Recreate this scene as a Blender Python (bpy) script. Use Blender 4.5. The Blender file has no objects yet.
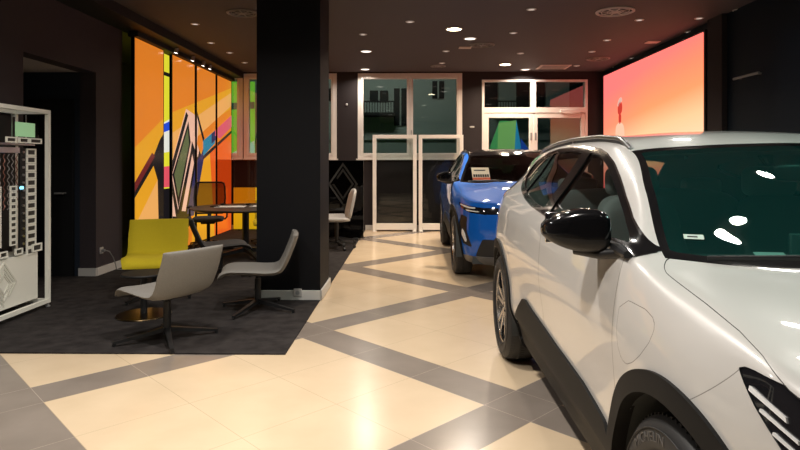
import bpy, math, random
import numpy as np
from mathutils import Vector, Matrix, Euler
random.seed(7)
PI = math.pi
scene = bpy.context.scene
COL = scene.collection

# ------------------------------------------------------------------ helpers
def tag(o, label=None, cat=None, group=None, kind=None):
    if label: o['label'] = label
    if cat: o['category'] = cat
    if group: o['group'] = group
    if kind: o['kind'] = kind
    return o

def empty(name, loc=(0, 0, 0), rz=0.0, parent=None):
    o = bpy.data.objects.new(name, None)
    COL.objects.link(o)
    o.empty_display_size = 0.1
    o.location = loc
    o.rotation_euler = (0, 0, rz)
    if parent: o.parent = parent
    return o

def copy_tree(o, parent=None):
    c = o.copy(); COL.objects.link(c)
    c.parent = parent
    for ch in list(o.children):
        copy_tree(ch, c)
    return c

class MB:
    """collects shapes into one mesh"""
    def __init__(s):
        s.v = []; s.f = []; s.m = []; s.sm = []
    def add(s, vs, fs, mat=0, smooth=False):
        b = len(s.v)
        s.v += [tuple(p) for p in vs]
        for f in fs:
            s.f.append(tuple(b + i for i in f)); s.m.append(mat); s.sm.append(smooth)
        return s
    def box(s, c, d, mat=0, rot=None, bev=0.0):
        x, y, z = d[0] / 2, d[1] / 2, d[2] / 2
        if bev > 0:
            b = min(bev, x * .9, y * .9, z * .9)
            vs = []; 
            for sx in (-1, 1):
                for sy in (-1, 1):
                    for sz in (-1, 1):
                        vs.append((sx * x, sy * (y - b), sz * (z - b)))
                        vs.append((sx * (x - b), sy * y, sz * (z - b)))
                        vs.append((sx * (x - b), sy * (y - b), sz * z))
            def I(sx, sy, sz, k): return (((sx + 1) // 2) * 4 + ((sy + 1) // 2) * 2 + (sz + 1) // 2) * 3 + k
            fs = []
            for t in (-1, 1):
                fs.append([I(t, -1, -1, 0), I(t, 1, -1, 0), I(t, 1, 1, 0), I(t, -1, 1, 0)][::t])
                fs.append([I(-1, t, -1, 1), I(1, t, -1, 1), I(1, t, 1, 1), I(-1, t, 1, 1)][::-t])
                fs.append([I(-1, -1, t, 2), I(1, -1, t, 2), I(1, 1, t, 2), I(-1, 1, t, 2)][::t])
            for a in (-1, 1):
                for c2 in (-1, 1):
                    q = a * c2
                    fs.append([I(a, c2, -1, 0), I(a, c2, -1, 1), I(a, c2, 1, 1), I(a, c2, 1, 0)][::q])
                    fs.append([I(a, -1, c2, 0), I(a, 1, c2, 0), I(a, 1, c2, 2), I(a, -1, c2, 2)][::q])
                    fs.append([I(-1, a, c2, 1), I(-1, a, c2, 2), I(1, a, c2, 2), I(1, a, c2, 1)][::q])
                    for e in (-1, 1):
                        fs.append([I(a, c2, e, 0), I(a, c2, e, 1), I(a, c2, e, 2)][::a * c2 * e])
        else:
            vs = [(sx * x, sy * y, sz * z) for sx in (-1, 1) for sy in (-1, 1) for sz in (-1, 1)]
            fs = [(0, 1, 3, 2), (4, 6, 7, 5), (0, 4, 5, 1), (2, 3, 7, 6), (0, 2, 6, 4), (1, 5, 7, 3)]
        R = Euler(rot).to_matrix() if rot is not None else Matrix.Identity(3)
        c = Vector(c)
        return s.add([R @ Vector(p) + c for p in vs], fs, mat, False)
    def beam(s, a, b, w, h, mat=0, w2=None, h2=None, up=(0, 0, 1)):
        a = Vector(a); b = Vector(b); d = (b - a).normalized(); up = Vector(up)
        x = d.cross(up)
        if x.length < 1e-4: x = d.cross(Vector((1, 0, 0)))
        x.normalize(); y = x.cross(d)
        w2 = w if w2 is None else w2; h2 = h if h2 is None else h2
        vs = [a + x * sx * w / 2 + y * sy * h / 2 for sx, sy in ((-1, -1), (1, -1), (1, 1), (-1, 1))]
        vs += [b + x * sx * w2 / 2 + y * sy * h2 / 2 for sx, sy in ((-1, -1), (1, -1), (1, 1), (-1, 1))]
        return s.add(vs, [(0, 1, 2, 3)[::-1], (4, 5, 6, 7)][::1] + [(i, (i + 1) % 4, 4 + (i + 1) % 4, 4 + i) for i in range(4)], mat)
    def tube(s, pts, r, n=10, mat=0, caps=True, closed=False):
        pts = [Vector(p) for p in pts]; N = len(pts)
        rr = r if hasattr(r, '__len__') else [r] * N
        vs = []; nx = None
        for i, p in enumerate(pts):
            if closed: t = (pts[(i + 1) % N] - pts[i - 1]).normalized()
            else: t = (pts[min(i + 1, N - 1)] - pts[max(i - 1, 0)]).normalized()
            if nx is None:
                nx = t.cross(Vector((0, 0, 1)))
                if nx.length < .05: nx = t.cross(Vector((1, 0, 0)))
            nx = (nx - t * nx.dot(t)).normalized(); ny = t.cross(nx)
            for k in range(n):
                a = 2 * PI * k / n
                vs.append(p + nx * math.cos(a) * rr[i] + ny * math.sin(a) * rr[i])
        fs = []
        for i in range(N if closed else N - 1):
            j = (i + 1) % N
            for k in range(n):
                fs.append((i * n + k, i * n + (k + 1) % n, j * n + (k + 1) % n, j * n + k))
        s.add(vs, fs, mat, True)
        if caps and not closed:
            s.add(vs[:n], [tuple(range(n))[::-1]], mat); s.add(vs[-n:], [tuple(range(n))], mat)
        return s
    def lathe(s, prof, n=32, mat=0, c=(0, 0, 0), axis='z', a0=0.0, a1=2 * PI, sx=1.0):
        full = abs(a1 - a0 - 2 * PI) < 1e-6
        vs = []; M = len(prof); nn = n if full else n + 1
        for k in range(nn):
            a = a0 + (a1 - a0) * k / n
            for (r, h) in prof:
                if axis == 'z': p = (c[0] + r * math.cos(a) * sx, c[1] + r * math.sin(a), c[2] + h)
                else: p = (c[0] + h, c[1] + r * math.cos(a), c[2] + r * math.sin(a))
                vs.append(p)
        fs = []
        for k in range(n):
            k2 = (k + 1) % nn
            for i in range(M - 1):
                fs.append((k * M + i, k2 * M + i, k2 * M + i + 1, k * M + i + 1))
        return s.add(vs, fs, mat, True)
    def cyl(s, a, b, r, n=20, mat=0, r2=None):
        return s.tube([a, b], [r, r if r2 is None else r2], n, mat)
    def prism(s, poly, o, ux, uy, t, mat=0):
        """2-D polygon extruded by vector t"""
        o = Vector(o); ux = Vector(ux); uy = Vector(uy); t = Vector(t); n = len(poly)
        vs = [o + ux * p[0] + uy * p[1] for p in poly]
        vs += [p + t for p in vs]
        return s.add(vs, [tuple(range(n))[::-1], tuple(range(n, 2 * n))] + [(i, (i + 1) % n, n + (i + 1) % n, n + i) for i in range(n)], mat)
    def build(s, name, mats, parent=None, angle=40, fix=True):
        me = bpy.data.meshes.new(name)
        me.from_pydata(s.v, [], s.f)
        if not isinstance(mats, (list, tuple)): mats = [mats]
        for m in mats: me.materials.append(m)
        me.polygons.foreach_set('material_index', s.m)
        me.polygons.foreach_set('use_smooth', [True] * len(s.f))
        if fix:
            import bmesh
            bm = bmesh.new(); bm.from_mesh(me)
            bmesh.ops.remove_doubles(bm, verts=bm.verts, dist=1e-5)
            bmesh.ops.recalc_face_normals(bm, faces=bm.faces)
            bm.to_mesh(me); bm.free()
        me.set_sharp_from_angle(angle=math.radians(angle))
        o = bpy.data.objects.new(name, me); COL.objects.link(o)
        if parent: o.parent = parent
        return o

# ------------------------------------------------------------------ materials
def mat(name, col, rough=.5, metal=0.0, spec=.5, coat=0.0, emit=None, estr=0.0, sheen=0.0, coat_rough=.03):
    m = bpy.data.materials.new(name); m.use_nodes = True
    b = m.node_tree.nodes['Principled BSDF']
    b.inputs['Base Color'].default_value = (*col, 1)
    b.inputs['Roughness'].default_value = rough
    b.inputs['Metallic'].default_value = metal
    b.inputs['Specular IOR Level'].default_value = spec
    b.inputs['Coat Weight'].default_value = coat
    b.inputs['Coat Roughness'].default_value = coat_rough
    if emit:
        b.inputs['Emission Color'].default_value = (*emit, 1)
        b.inputs['Emission Strength'].default_value = estr
    return m

def noise_mat(name, c1, c2, scale, rough=.8, bump=0.0, stretch=(1, 1, 1), spec=.3):
    m = mat(name, c1, rough, spec=spec)
    nt = m.node_tree; b = nt.nodes['Principled BSDF']
    tc = nt.nodes.new('ShaderNodeTexCoord'); mp = nt.nodes.new('ShaderNodeMapping')
    mp.inputs['Scale'].default_value = stretch
    no = nt.nodes.new('ShaderNodeTexNoise'); no.inputs['Scale'].default_value = scale; no.inputs['Detail'].default_value = 4
    rp = nt.nodes.new('ShaderNodeValToRGB')
    rp.color_ramp.elements[0].position = .3; rp.color_ramp.elements[1].position = .7
    rp.color_ramp.elements[0].color = (*c1, 1); rp.color_ramp.elements[1].color = (*c2, 1)
    L = nt.links.new
    L(tc.outputs['Object'], mp.inputs[0]); L(mp.outputs[0], no.inputs['Vector']); L(no.outputs['Fac'], rp.inputs[0]); L(rp.outputs[0], b.inputs['Base Color'])
    if bump:
        bp = nt.nodes.new('ShaderNodeBump'); bp.inputs['Strength'].default_value = bump; bp.inputs['Distance'].default_value = .004
        L(no.outputs['Fac'], bp.inputs['Height']); L(bp.outputs[0], b.inputs['Normal'])
    return m

def glass_mat(name, tint=(.8, .85, .85), rough=.0, refl=1.0, ior=1.5, painted_glow=None, fac=0.0):
    m = bpy.data.materials.new(name); m.use_nodes = True
    nt = m.node_tree; nt.nodes.clear(); L = nt.links.new
    out = nt.nodes.new('ShaderNodeOutputMaterial'); mx = nt.nodes.new('ShaderNodeMixShader')
    tr = nt.nodes.new('ShaderNodeBsdfTransparent'); tr.inputs[0].default_value = (*tint, 1)
    gl = nt.nodes.new('ShaderNodeBsdfGlossy'); gl.inputs['Roughness'].default_value = rough
    fr = nt.nodes.new('ShaderNodeFresnel'); fr.inputs[0].default_value = ior
    mu = nt.nodes.new('ShaderNodeMath'); mu.operation = 'MULTIPLY'; mu.inputs[1].default_value = refl
    base = tr.outputs[0]
    if painted_glow:                                                # diffuse veil painting in a teal glow of reflected light
        df = nt.nodes.new('ShaderNodeBsdfDiffuse'); df.inputs[0].default_value = (*painted_glow, 1); m2 = nt.nodes.new('ShaderNodeMixShader'); m2.inputs[0].default_value = fac
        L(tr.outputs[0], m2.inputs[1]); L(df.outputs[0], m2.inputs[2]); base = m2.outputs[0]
    L(fr.outputs[0], mu.inputs[0]); L(mu.outputs[0], mx.inputs[0]); L(base, mx.inputs[1]); L(gl.outputs[0], mx.inputs[2]); L(mx.outputs[0], out.inputs[0])
    return m

def emit_mat(name, col, s):
    m = bpy.data.materials.new(name); m.use_nodes = True
    nt = m.node_tree; nt.nodes.clear()
    out = nt.nodes.new('ShaderNodeOutputMaterial'); e = nt.nodes.new('ShaderNodeEmission')
    e.inputs[0].default_value = (*col, 1); e.inputs[1].default_value = s
    nt.links.new(e.outputs[0], out.inputs[0])
    return m

M = {}
M['paint_white'] = mat('pearl_white_paint', (.60, .58, .555), .30, coat=1.0)
M['paint_blue'] = mat('blue_paint', (.001, .105, .50), .55, metal=.0, spec=.15, coat=1.0)
M['paint_black'] = mat('gloss_black', (.006, .006, .007), .12, coat=.6)
M['plastic_black'] = mat('satin_black_plastic', (.011, .011, .012), .45)
M['cladding'] = mat('dark_cladding', (.010, .0098, .0098), .6, spec=.18)
M['rubber'] = mat('tyre_rubber', (.018, .018, .019), .6)
M['gap_soft'] = mat('panel_gap_soft', (.22, .205, .19), .7)
M['gap'] = mat('panel_gap', (.012, .011, .011), .8)
M['chrome'] = mat('chrome', (.75, .75, .76), .12, metal=1)
M['satin_metal'] = mat('satin_metal', (.62, .62, .63), .3, metal=1)
M['alloy'] = mat('machined_alloy', (.72, .70, .68), .22, metal=1)
M['interior'] = mat('car_interior', (.05, .055, .055), .7)
M['seat'] = mat('car_seat_fabric', (.26, .29, .28), .8)
M['car_glass'] = glass_mat('tinted_glass', (.66, .72, .70), refl=1.3, ior=1.5)
M['screen_glass'] = glass_mat('windscreen_glass', (.50, .86, .77), refl=1.3, ior=1.5, painted_glow=(.04, .46, .43), fac=.036)
M['clear_glass'] = glass_mat('clear_glass', (.9, .93, .92), ior=1.45)
M['window_glass'] = glass_mat('double_glazing', (.72, .80, .77), refl=3.0, ior=1.5)
M['dark_glass'] = glass_mat('privacy_glass', (.10, .115, .115), refl=1.2, ior=1.5)
M['lamp_white'] = mat('lamp_strip', (.8, .8, .8), .25)
M['lamp_lens'] = mat('lamp_lens', (.01, .01, .012), .06, coat=1)
M['paper'] = mat('white_paper', (.8, .8, .79), .6)
M['skin_grey'] = mat('grey_lip', (.12, .115, .11), .4)
M['disc'] = mat('brake_disc', (.35, .35, .36), .35, metal=1)

# ------------------------------------------------------------------ car body
def makima(t, y, x):
    """modified Akima interpolation; y (K,...) along axis 0"""
    t = np.asarray(t, float); y = np.asarray(y, float)
    h = np.diff(t); sh = (-1,) + (1,) * (y.ndim - 1)
    d = np.diff(y, axis=0) / h.reshape(sh)
    d0 = 2 * d[0] - d[1]; d00 = 2 * d0 - d[0]
    dn = 2 * d[-1] - d[-2]; dnn = 2 * dn - d[-1]
    D = np.concatenate([[d00], [d0], d, [dn], [dnn]])
    w = np.abs(np.diff(D, axis=0)) + np.abs(D[1:] + D[:-1]) / 2 * .6
    w1 = w[2:]; w2 = w[:-2]
    s = (w1 * D[1:-2] + w2 * D[2:-1]) / (w1 + w2 + 1e-9)
    i = np.clip(np.searchsorted(t, x, side='right') - 1, 0, len(t) - 2)
    hh = h[i].reshape(sh); u = ((x - t[i]) / h[i]).reshape(sh)
    return ((2 * u ** 3 - 3 * u ** 2 + 1) * y[i] + (u ** 3 - 2 * u ** 2 + u) * hh * s[i] + (-2 * u ** 3 + 3 * u ** 2) * y[i + 1] + (u ** 3 - u ** 2) * hh * s[i + 1])

# thirteen lines run the length of the car (sill -> belt -> roof centre); nineteen points each: (s from nose, half width, height)
NET = [
 # L0 sill inner
 [(.12,0,.2),(.14,.30,.2),(.20,.5,.2),(.33,.66,.2),(.52,.74,.2),(.84,.76,.2),(1.08,.77,.2),(1.2,.77,.2),(1.55,.77,.2),(1.94,.77,.2),(2.1,.77,.2),(2.4,.77,.2),(2.9,.77,.2),(3.3,.77,.21),(3.63,.76,.22),(4.0,.72,.25),(4.2,.60,.27),(4.30,.35,.28),(4.34,0,.28)],
 [(.07,0,.23),(.09,.32,.23),(.15,.56,.23),(.28,.73,.23),(.50,.81,.23),(.84,.83,.23),(1.08,.83,.225),(1.2,.83,.225),(1.55,.83,.225),(1.94,.83,.225),(2.1,.83,.225),(2.4,.83,.225),(2.9,.83,.225),(3.3,.83,.235),(3.63,.83,.25),(4.0,.80,.28),(4.24,.68,.30),(4.36,.40,.31),(4.41,0,.31)],
 [(.02,0,.33),(.04,.33,.33),(.11,.59,.33),(.25,.765,.33),(.48,.855,.33),(.84,.905,.33),(1.08,.905,.33),(1.2,.90,.33),(1.55,.897,.33),(1.94,.895,.335),(2.1,.895,.335),(2.4,.895,.34),(2.9,.895,.345),(3.3,.90,.35),(3.63,.905,.36),(4.0,.87,.38),(4.27,.76,.40),(4.41,.45,.40),(4.46,0,.40)],
 [(.0,0,.48),(.02,.33,.48),(.09,.60,.48),(.24,.78,.48),(.47,.872,.48),(.84,.922,.48),(1.08,.918,.48),(1.2,.91,.48),(1.55,.902,.48),(1.94,.90,.48),(2.1,.90,.48),(2.4,.90,.485),(2.9,.902,.49),(3.3,.912,.50),(3.63,.922,.51),(4.0,.885,.52),(4.28,.79,.53),(4.43,.48,.53),(4.47,0,.53)],
 [(.0,0,.62),(.02,.335,.62),(.09,.605,.62),(.24,.785,.62),(.47,.876,.62),(.84,.928,.62),(1.08,.926,.62),(1.2,.918,.62),(1.55,.910,.62),(1.94,.908,.625),(2.1,.908,.625),(2.4,.908,.63),(2.9,.910,.635),(3.3,.918,.64),(3.63,.926,.65),(4.0,.893,.66),(4.28,.80,.66),(4.43,.48,.66),(4.47,0,.66)],
 [(.01,0,.76),(.03,.33,.765),(.10,.60,.77),(.25,.775,.78),(.48,.868,.795),(.84,.925,.80),(1.08,.930,.805),(1.2,.930,.81),(1.55,.930,.815),(1.94,.930,.82),(2.1,.930,.82),(2.4,.930,.825),(2.9,.930,.83),(3.3,.930,.835),(3.63,.928,.84),(4.0,.892,.845),(4.27,.79,.85),(4.42,.48,.85),(4.46,0,.85)],
 [(.03,0,.83),(.05,.33,.84),(.12,.59,.85),(.28,.77,.87),(.52,.862,.89),(.84,.908,.925),(1.08,.918,.945),(1.2,.922,.95),(1.55,.923,.96),(1.94,.923,.97),(2.1,.923,.975),(2.4,.922,.98),(2.9,.920,.99),(3.3,.918,1.0),(3.63,.912,1.01),(4.0,.872,1.01),(4.26,.78,1.0),(4.41,.47,.98),(4.45,0,.97)],
 [(.05,0,.885),(.065,.325,.885),(.14,.58,.90),(.31,.755,.925),(.56,.848,.965),(.84,.868,1.01),(1.08,.880,1.062),(1.19,.884,1.095),(1.55,.888,1.112),(1.94,.888,1.12),(2.1,.888,1.123),(2.4,.886,1.13),(2.9,.880,1.14),(3.3,.872,1.15),(3.63,.866,1.15),(4.0,.835,1.14),(4.22,.75,1.13),(4.39,.45,1.08),(4.44,0,1.06)],
 [(.055,0,.892),(.07,.32,.895),(.15,.565,.915),(.33,.735,.945),(.58,.828,.992),(.84,.838,1.036),(1.08,.846,1.082),(1.17,.846,1.11),(1.55,.80,1.19),(1.94,.752,1.305),(2.1,.750,1.315),(2.4,.750,1.325),(2.9,.744,1.33),(3.3,.732,1.33),(3.63,.712,1.325),(4.0,.675,1.30),(4.21,.63,1.26),(4.385,.44,1.10),(4.43,0,1.075)],
 [(.06,0,.90),(.08,.31,.905),(.17,.54,.928),(.35,.70,.96),(.60,.79,1.01),(.84,.80,1.052),(1.07,.80,1.086),(1.15,.795,1.110),(1.55,.695,1.297),(1.94,.602,1.452),(2.1,.604,1.488),(2.4,.605,1.508),(2.9,.60,1.513),(3.3,.588,1.503),(3.63,.573,1.485),(4.0,.555,1.455),(4.22,.54,1.415),(4.38,.43,1.125),(4.425,0,1.09)],
 [(.065,0,.905),(.08,.25,.91),(.17,.42,.94),(.33,.52,.985),(.58,.56,1.04),(.80,.575,1.066),(.98,.58,1.086),(1.055,.58,1.100),(1.49,.51,1.318),(1.905,.455,1.468),(2.1,.455,1.518),(2.4,.455,1.540),(2.9,.45,1.545),(3.3,.44,1.535),(3.63,.43,1.517),(4.0,.42,1.487),(4.235,.41,1.442),(4.375,.32,1.145),(4.42,0,1.105)],
 [(.07,0,.91),(.08,.12,.915),(.17,.21,.95),(.32,.26,1.0),(.56,.28,1.06),(.75,.28,1.085),(.87,.28,1.103),(.94,.28,1.117),(1.40,.25,1.332),(1.85,.22,1.480),(2.1,.22,1.536),(2.4,.22,1.558),(2.9,.22,1.563),(3.3,.215,1.553),(3.63,.21,1.535),(4.0,.205,1.505),(4.245,.20,1.458),(4.37,.15,1.155),(4.415,0,1.115)],
 [(.075,0,.915),(.085,0,.92),(.17,0,.955),(.32,0,1.005),(.56,0,1.066),(.72,0,1.09),(.82,0,1.109),(.89,0,1.123),(1.36,0,1.336),(1.825,0,1.484),(2.1,0,1.541),(2.4,0,1.563),(2.9,0,1.568),(3.3,0,1.558),(3.63,0,1.540),(4.0,0,1.510),(4.25,0,1.463),(4.37,0,1.16),(4.41,0,1.12)],
]

def sdf_poly(P, Q, rnd=0.0):
    """signed distance of points Q (N,2) to closed polygon P, negative inside"""
    P = np.asarray(P, float); n = len(P)
    if rnd:
        c = P.mean(axis=0)
    best = np.full(len(Q), 1e9); inside = np.zeros(len(Q), bool)
    for i in range(n):
        a = P[i]; b = P[(i + 1) % n]; ab = b - a
        w = Q - a
        t = np.clip((w @ ab) / (ab @ ab + 1e-12), 0, 1)
        d = np.hypot(w[:, 0] - ab[0] * t, w[:, 1] - ab[1] * t)
        best = np.minimum(best, d)
        c1 = (a[1] <= Q[:, 1]) != (b[1] <= Q[:, 1])
        if abs(b[1] - a[1]) > 1e-12:
            xi = a[0] + (Q[:, 1] - a[1]) * (b[0] - a[0]) / (b[1] - a[1])
            inside ^= c1 & (Q[:, 0] < xi)
    return np.where(inside, -best, best)

def smooth_poly(P, it=3):
    """Chaikin corner cutting of a closed polygon"""
    for _ in range(it):
        R = []
        for i in range(len(P)):
            a = P[i]; b = P[(i + 1) % len(P)]
            R += [(a[0] * .75 + b[0] * .25, a[1] * .75 + b[1] * .25), (a[0] * .25 + b[0] * .75, a[1] * .25 + b[1] * .75)]
        P = R
    return P

class Shell:
    """one side of the body surface as cut polygons"""
    def __init__(s, dens=1.0):
        N = np.array(NET, float).transpose(1, 0, 2)          # stations, lines, xyz
        K, Lc = N.shape[:2]
        du = np.linalg.norm(np.diff(N, axis=0), axis=2).mean(axis=1)
        dv = np.linalg.norm(np.diff(N, axis=1), axis=2).mean(axis=0)
        s.tu = np.concatenate([[0], np.cumsum(du)]); s.tv = np.concatenate([[0], np.cumsum(dv)])
        def samp(t, step):
            out = []
            for a, b in zip(t[:-1], t[1:]):
                n = max(3, int(math.ceil((b - a) / step)))
                out += list(np.linspace(a, b, n, endpoint=False))
            return np.array(out + [t[-1]])
        U = samp(s.tu, .018 / dens); V = samp(s.tv, .016 / dens)
        G = makima(s.tu, N, U)                                # (nu, L, 3)
        G = makima(s.tv, G.transpose(1, 0, 2), V).transpose(1, 0, 2)
        G[:, -1, 1] = 0
        gu = np.gradient(G, axis=0); gv = np.gradient(G, axis=1)
        n = np.cross(gu, gv)
        ln = np.linalg.norm(n, axis=2, keepdims=True)
        n = n / np.maximum(ln, 1e-9)
        # orientation: outward on a side point
        i = len(U) // 2; j = len(V) // 3
        if n[i, j, 1] < 0: n = -n
        n[:, -1, 1] = 0
        s.flip = None
        nu, nv = len(U), len(V)
        s.P = G.reshape(-1, 3); s.N = n.reshape(-1, 3)
        uu, vv = np.meshgrid(U, V, indexing='ij'); s.Q = np.c_[uu.ravel(), vv.ravel()]
        s.faces = []
        for a in range(nu - 1):
            for b in range(nv - 1):
                s.faces.append(([a * nv + b, (a + 1) * nv + b, (a + 1) * nv + b + 1, a * nv + b + 1], 'body'))
        f0 = s.faces[i * (nv - 1) + j][0]
        p = s.P[f0]; fn = np.cross(p[1] - p[0], p[2] - p[0])
        if fn @ s.N[f0[0]] < 0:
            s.faces = [(f[::-1], l) for f, l in s.faces]
    def split(s, labs, f, inside):
        """cut faces labelled in labs along f=0; those with f<0 get label inside"""
        val = f(s.P, s.Q)
        newP, newN, newQ = [], [], []; base = len(s.P); cache = {}; out = []
        def cut(i, j):
            k = (i, j) if i < j else (j, i)
            if k in cache: return cache[k]
            t = val[k[0]] / (val[k[0]] - val[k[1]])
            newP.append(s.P[k[0]] * (1 - t) + s.P[k[1]] * t)
            n = s.N[k[0]] * (1 - t) + s.N[k[1]] * t; newN.append(n / max(np.linalg.norm(n), 1e-9))
            newQ.append(s.Q[k[0]] * (1 - t) + s.Q[k[1]] * t)
            cache[k] = base + len(newP) - 1
            return cache[k]
        for fc, lab in s.faces:
            if lab not in labs:
                out.append((fc, lab)); continue
            v = val[fc]
            if (v >= 0).all(): out.append((fc, lab)); continue
            ins = inside(lab) if callable(inside) else inside
            if (v < 0).all(): out.append((fc, ins)); continue
            A, B = [], []
            for a in range(len(fc)):
                i, j = fc[a], fc[(a + 1) % len(fc)]
                (A if val[i] < 0 else B).append(i)
                if (val[i] < 0) != (val[j] < 0):
                    c = cut(i, j); A.append(c); B.append(c)
            if len(A) > 2: out.append((A, ins))
            if len(B) > 2: out.append((B, lab))
        s.faces = out
        if newP:
            s.P = np.vstack([s.P, newP]); s.N = np.vstack([s.N, newN]); s.Q = np.vstack([s.Q, newQ])
    def mesh(s, labs, name, mats, parent, sides=(1, -1), push=0.0, skirt=0.0, flipped=False, scale=(1, 1, 1)):
        """labs: dict label -> material slot"""
        V, NN, F, MI = [], [], [], []
        sel = [(f, labs[l]) for f, l in s.faces if l in labs]
        if not sel: return None
        used = sorted({i for f, _ in sel for i in f}); mp = {g: k for k, g in enumerate(used)}
        n0 = s.N[used]; p0 = s.P[used] + n0 * push
        edge = {}
        for f, m in sel:
            for a in range(len(f)):
                e = (f[a], f[(a + 1) % len(f)])
                edge[e] = m
        bnd = [(a, b, m) for (a, b), m in edge.items() if (b, a) not in edge]
        for sd in sides:
            b = len(V)
            for p, n in zip(p0, n0):
                V.append((-sd * p[1] * scale[1], p[0] * scale[0], p[2] * scale[2])); NN.append((-sd * n[1], n[0], n[2]))
            rev = (sd == -1) 
            for f, m in sel:
                q = [b + mp[i] for i in f]
                if rev: q = q[::-1]
                F.append(q); MI.append(m)
            if skirt:
                for i, j, m in bnd:
                    if abs(s.P[i][1]) < 1e-4 and abs(s.P[j][1]) < 1e-4: continue
                    k = len(V)
                    e = s.P[j] - s.P[i]; on = np.cross(e, s.N[i] + s.N[j]); on /= max(np.linalg.norm(on), 1e-9)
                    for g, dp in ((j, 0), (i, 0), (i, skirt), (j, skirt)):
                        p = s.P[g] + s.N[g] * (push - dp)
                        V.append((-sd * p[1] * scale[1], p[0] * scale[0], p[2] * scale[2])); NN.append((-sd * on[1], on[0], on[2]))
                    q = [k, k + 1, k + 2, k + 3]
                    if rev: q = q[::-1]
                    F.append(q); MI.append(m)
        # winding: the (s,lat,z) -> (-lat,s,z) map is a rotation, so winding is kept for side +1
        if flipped: F = [q[::-1] for q in F]; NN = [(-a, -b, -c) for a, b, c in NN]
        me = bpy.data.meshes.new(name); me.from_pydata(V, [], F)
        for m in (mats if isinstance(mats, (list, tuple)) else [mats]): me.materials.append(m)
        me.polygons.foreach_set('material_index', MI)
        me.polygons.foreach_set('use_smooth', [True] * len(F))
        me.normals_split_custom_set_from_vertices(NN)
        o = bpy.data.objects.new(name, me); COL.objects.link(o)
        if parent: o.parent = parent
        return o
    def at(s, sv, zv, lo=.3):
        """surface point and normal on the side nearest (s, z)"""
        d = (s.P[:, 0] - sv) ** 2 + (s.P[:, 2] - zv) ** 2 + (s.P[:, 1] < lo) * 9
        i = int(np.argmin(d)); return s.P[i], s.N[i]
# sill tuck under the doors
for k in range(6, 14):
    a = NET[2][k]; NET[2][k] = (a[0], a[1] - .032, a[2] + .0); b = NET[3][k]; NET[3][k] = (b[0], b[1] + .004, b[2] - .025)

def relabel(sh, pred, lab, frm=('body',)):
    out = []
    for f, l in sh.faces:
        if l in frm and pred(sh.Q[f].mean(axis=0), sh.P[f].mean(axis=0)): l = lab
        out.append((f, l))
    sh.faces = out

AX_F, AX_R, AZ = .84, 3.625, .37
DLO = [(1.195, 1.116), (1.30, 1.15), (1.45, 1.198), (1.62, 1.262), (1.80, 1.335), (1.95, 1.392), (2.08, 1.432), (2.22, 1.457), (2.42, 1.474), (2.75, 1.48), (3.08, 1.476), (3.42, 1.45), (3.62, 1.41), (3.685, 1.365), (3.64, 1.325), (3.52, 1.285), (3.3, 1.235), (3.0, 1.19), (2.75, 1.165), (2.35, 1.143), (1.6, 1.124)]
CLAD = [(1.27, .0), (1.255, .47), (1.33, .535), (1.6, .565), (2.0, .578), (2.55, .608), (2.70, .622), (2.78, .612), (2.9, .54), (3.1, .40), (3.2, .34), (3.35, .0)]
FDOOR = [(1.245, .30), (1.225, .60), (1.226, .90), (1.245, 1.25), (2.315, 1.25), (2.295, .9), (2.265, .6), (2.25, .30)]
RDOOR = [(2.255, .30), (2.271, .6), (2.301, .9), (2.321, 1.25), (3.22, 1.30), (3.30, 1.12), (3.28, .95), (3.16, .74), (3.10, .60), (3.05, .30)]
FLAP = smooth_poly([(1.185, .985), (.97, .985), (.945, .93), (1.03, .835), (1.13, .79), (1.19, .85)], 1)

def sz(P): return np.c_[P[:, 0], P[:, 2]]
def side_only(P, d, lo=.45): return np.where(P[:, 1] > lo, d, np.maximum(d, .5))

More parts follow.
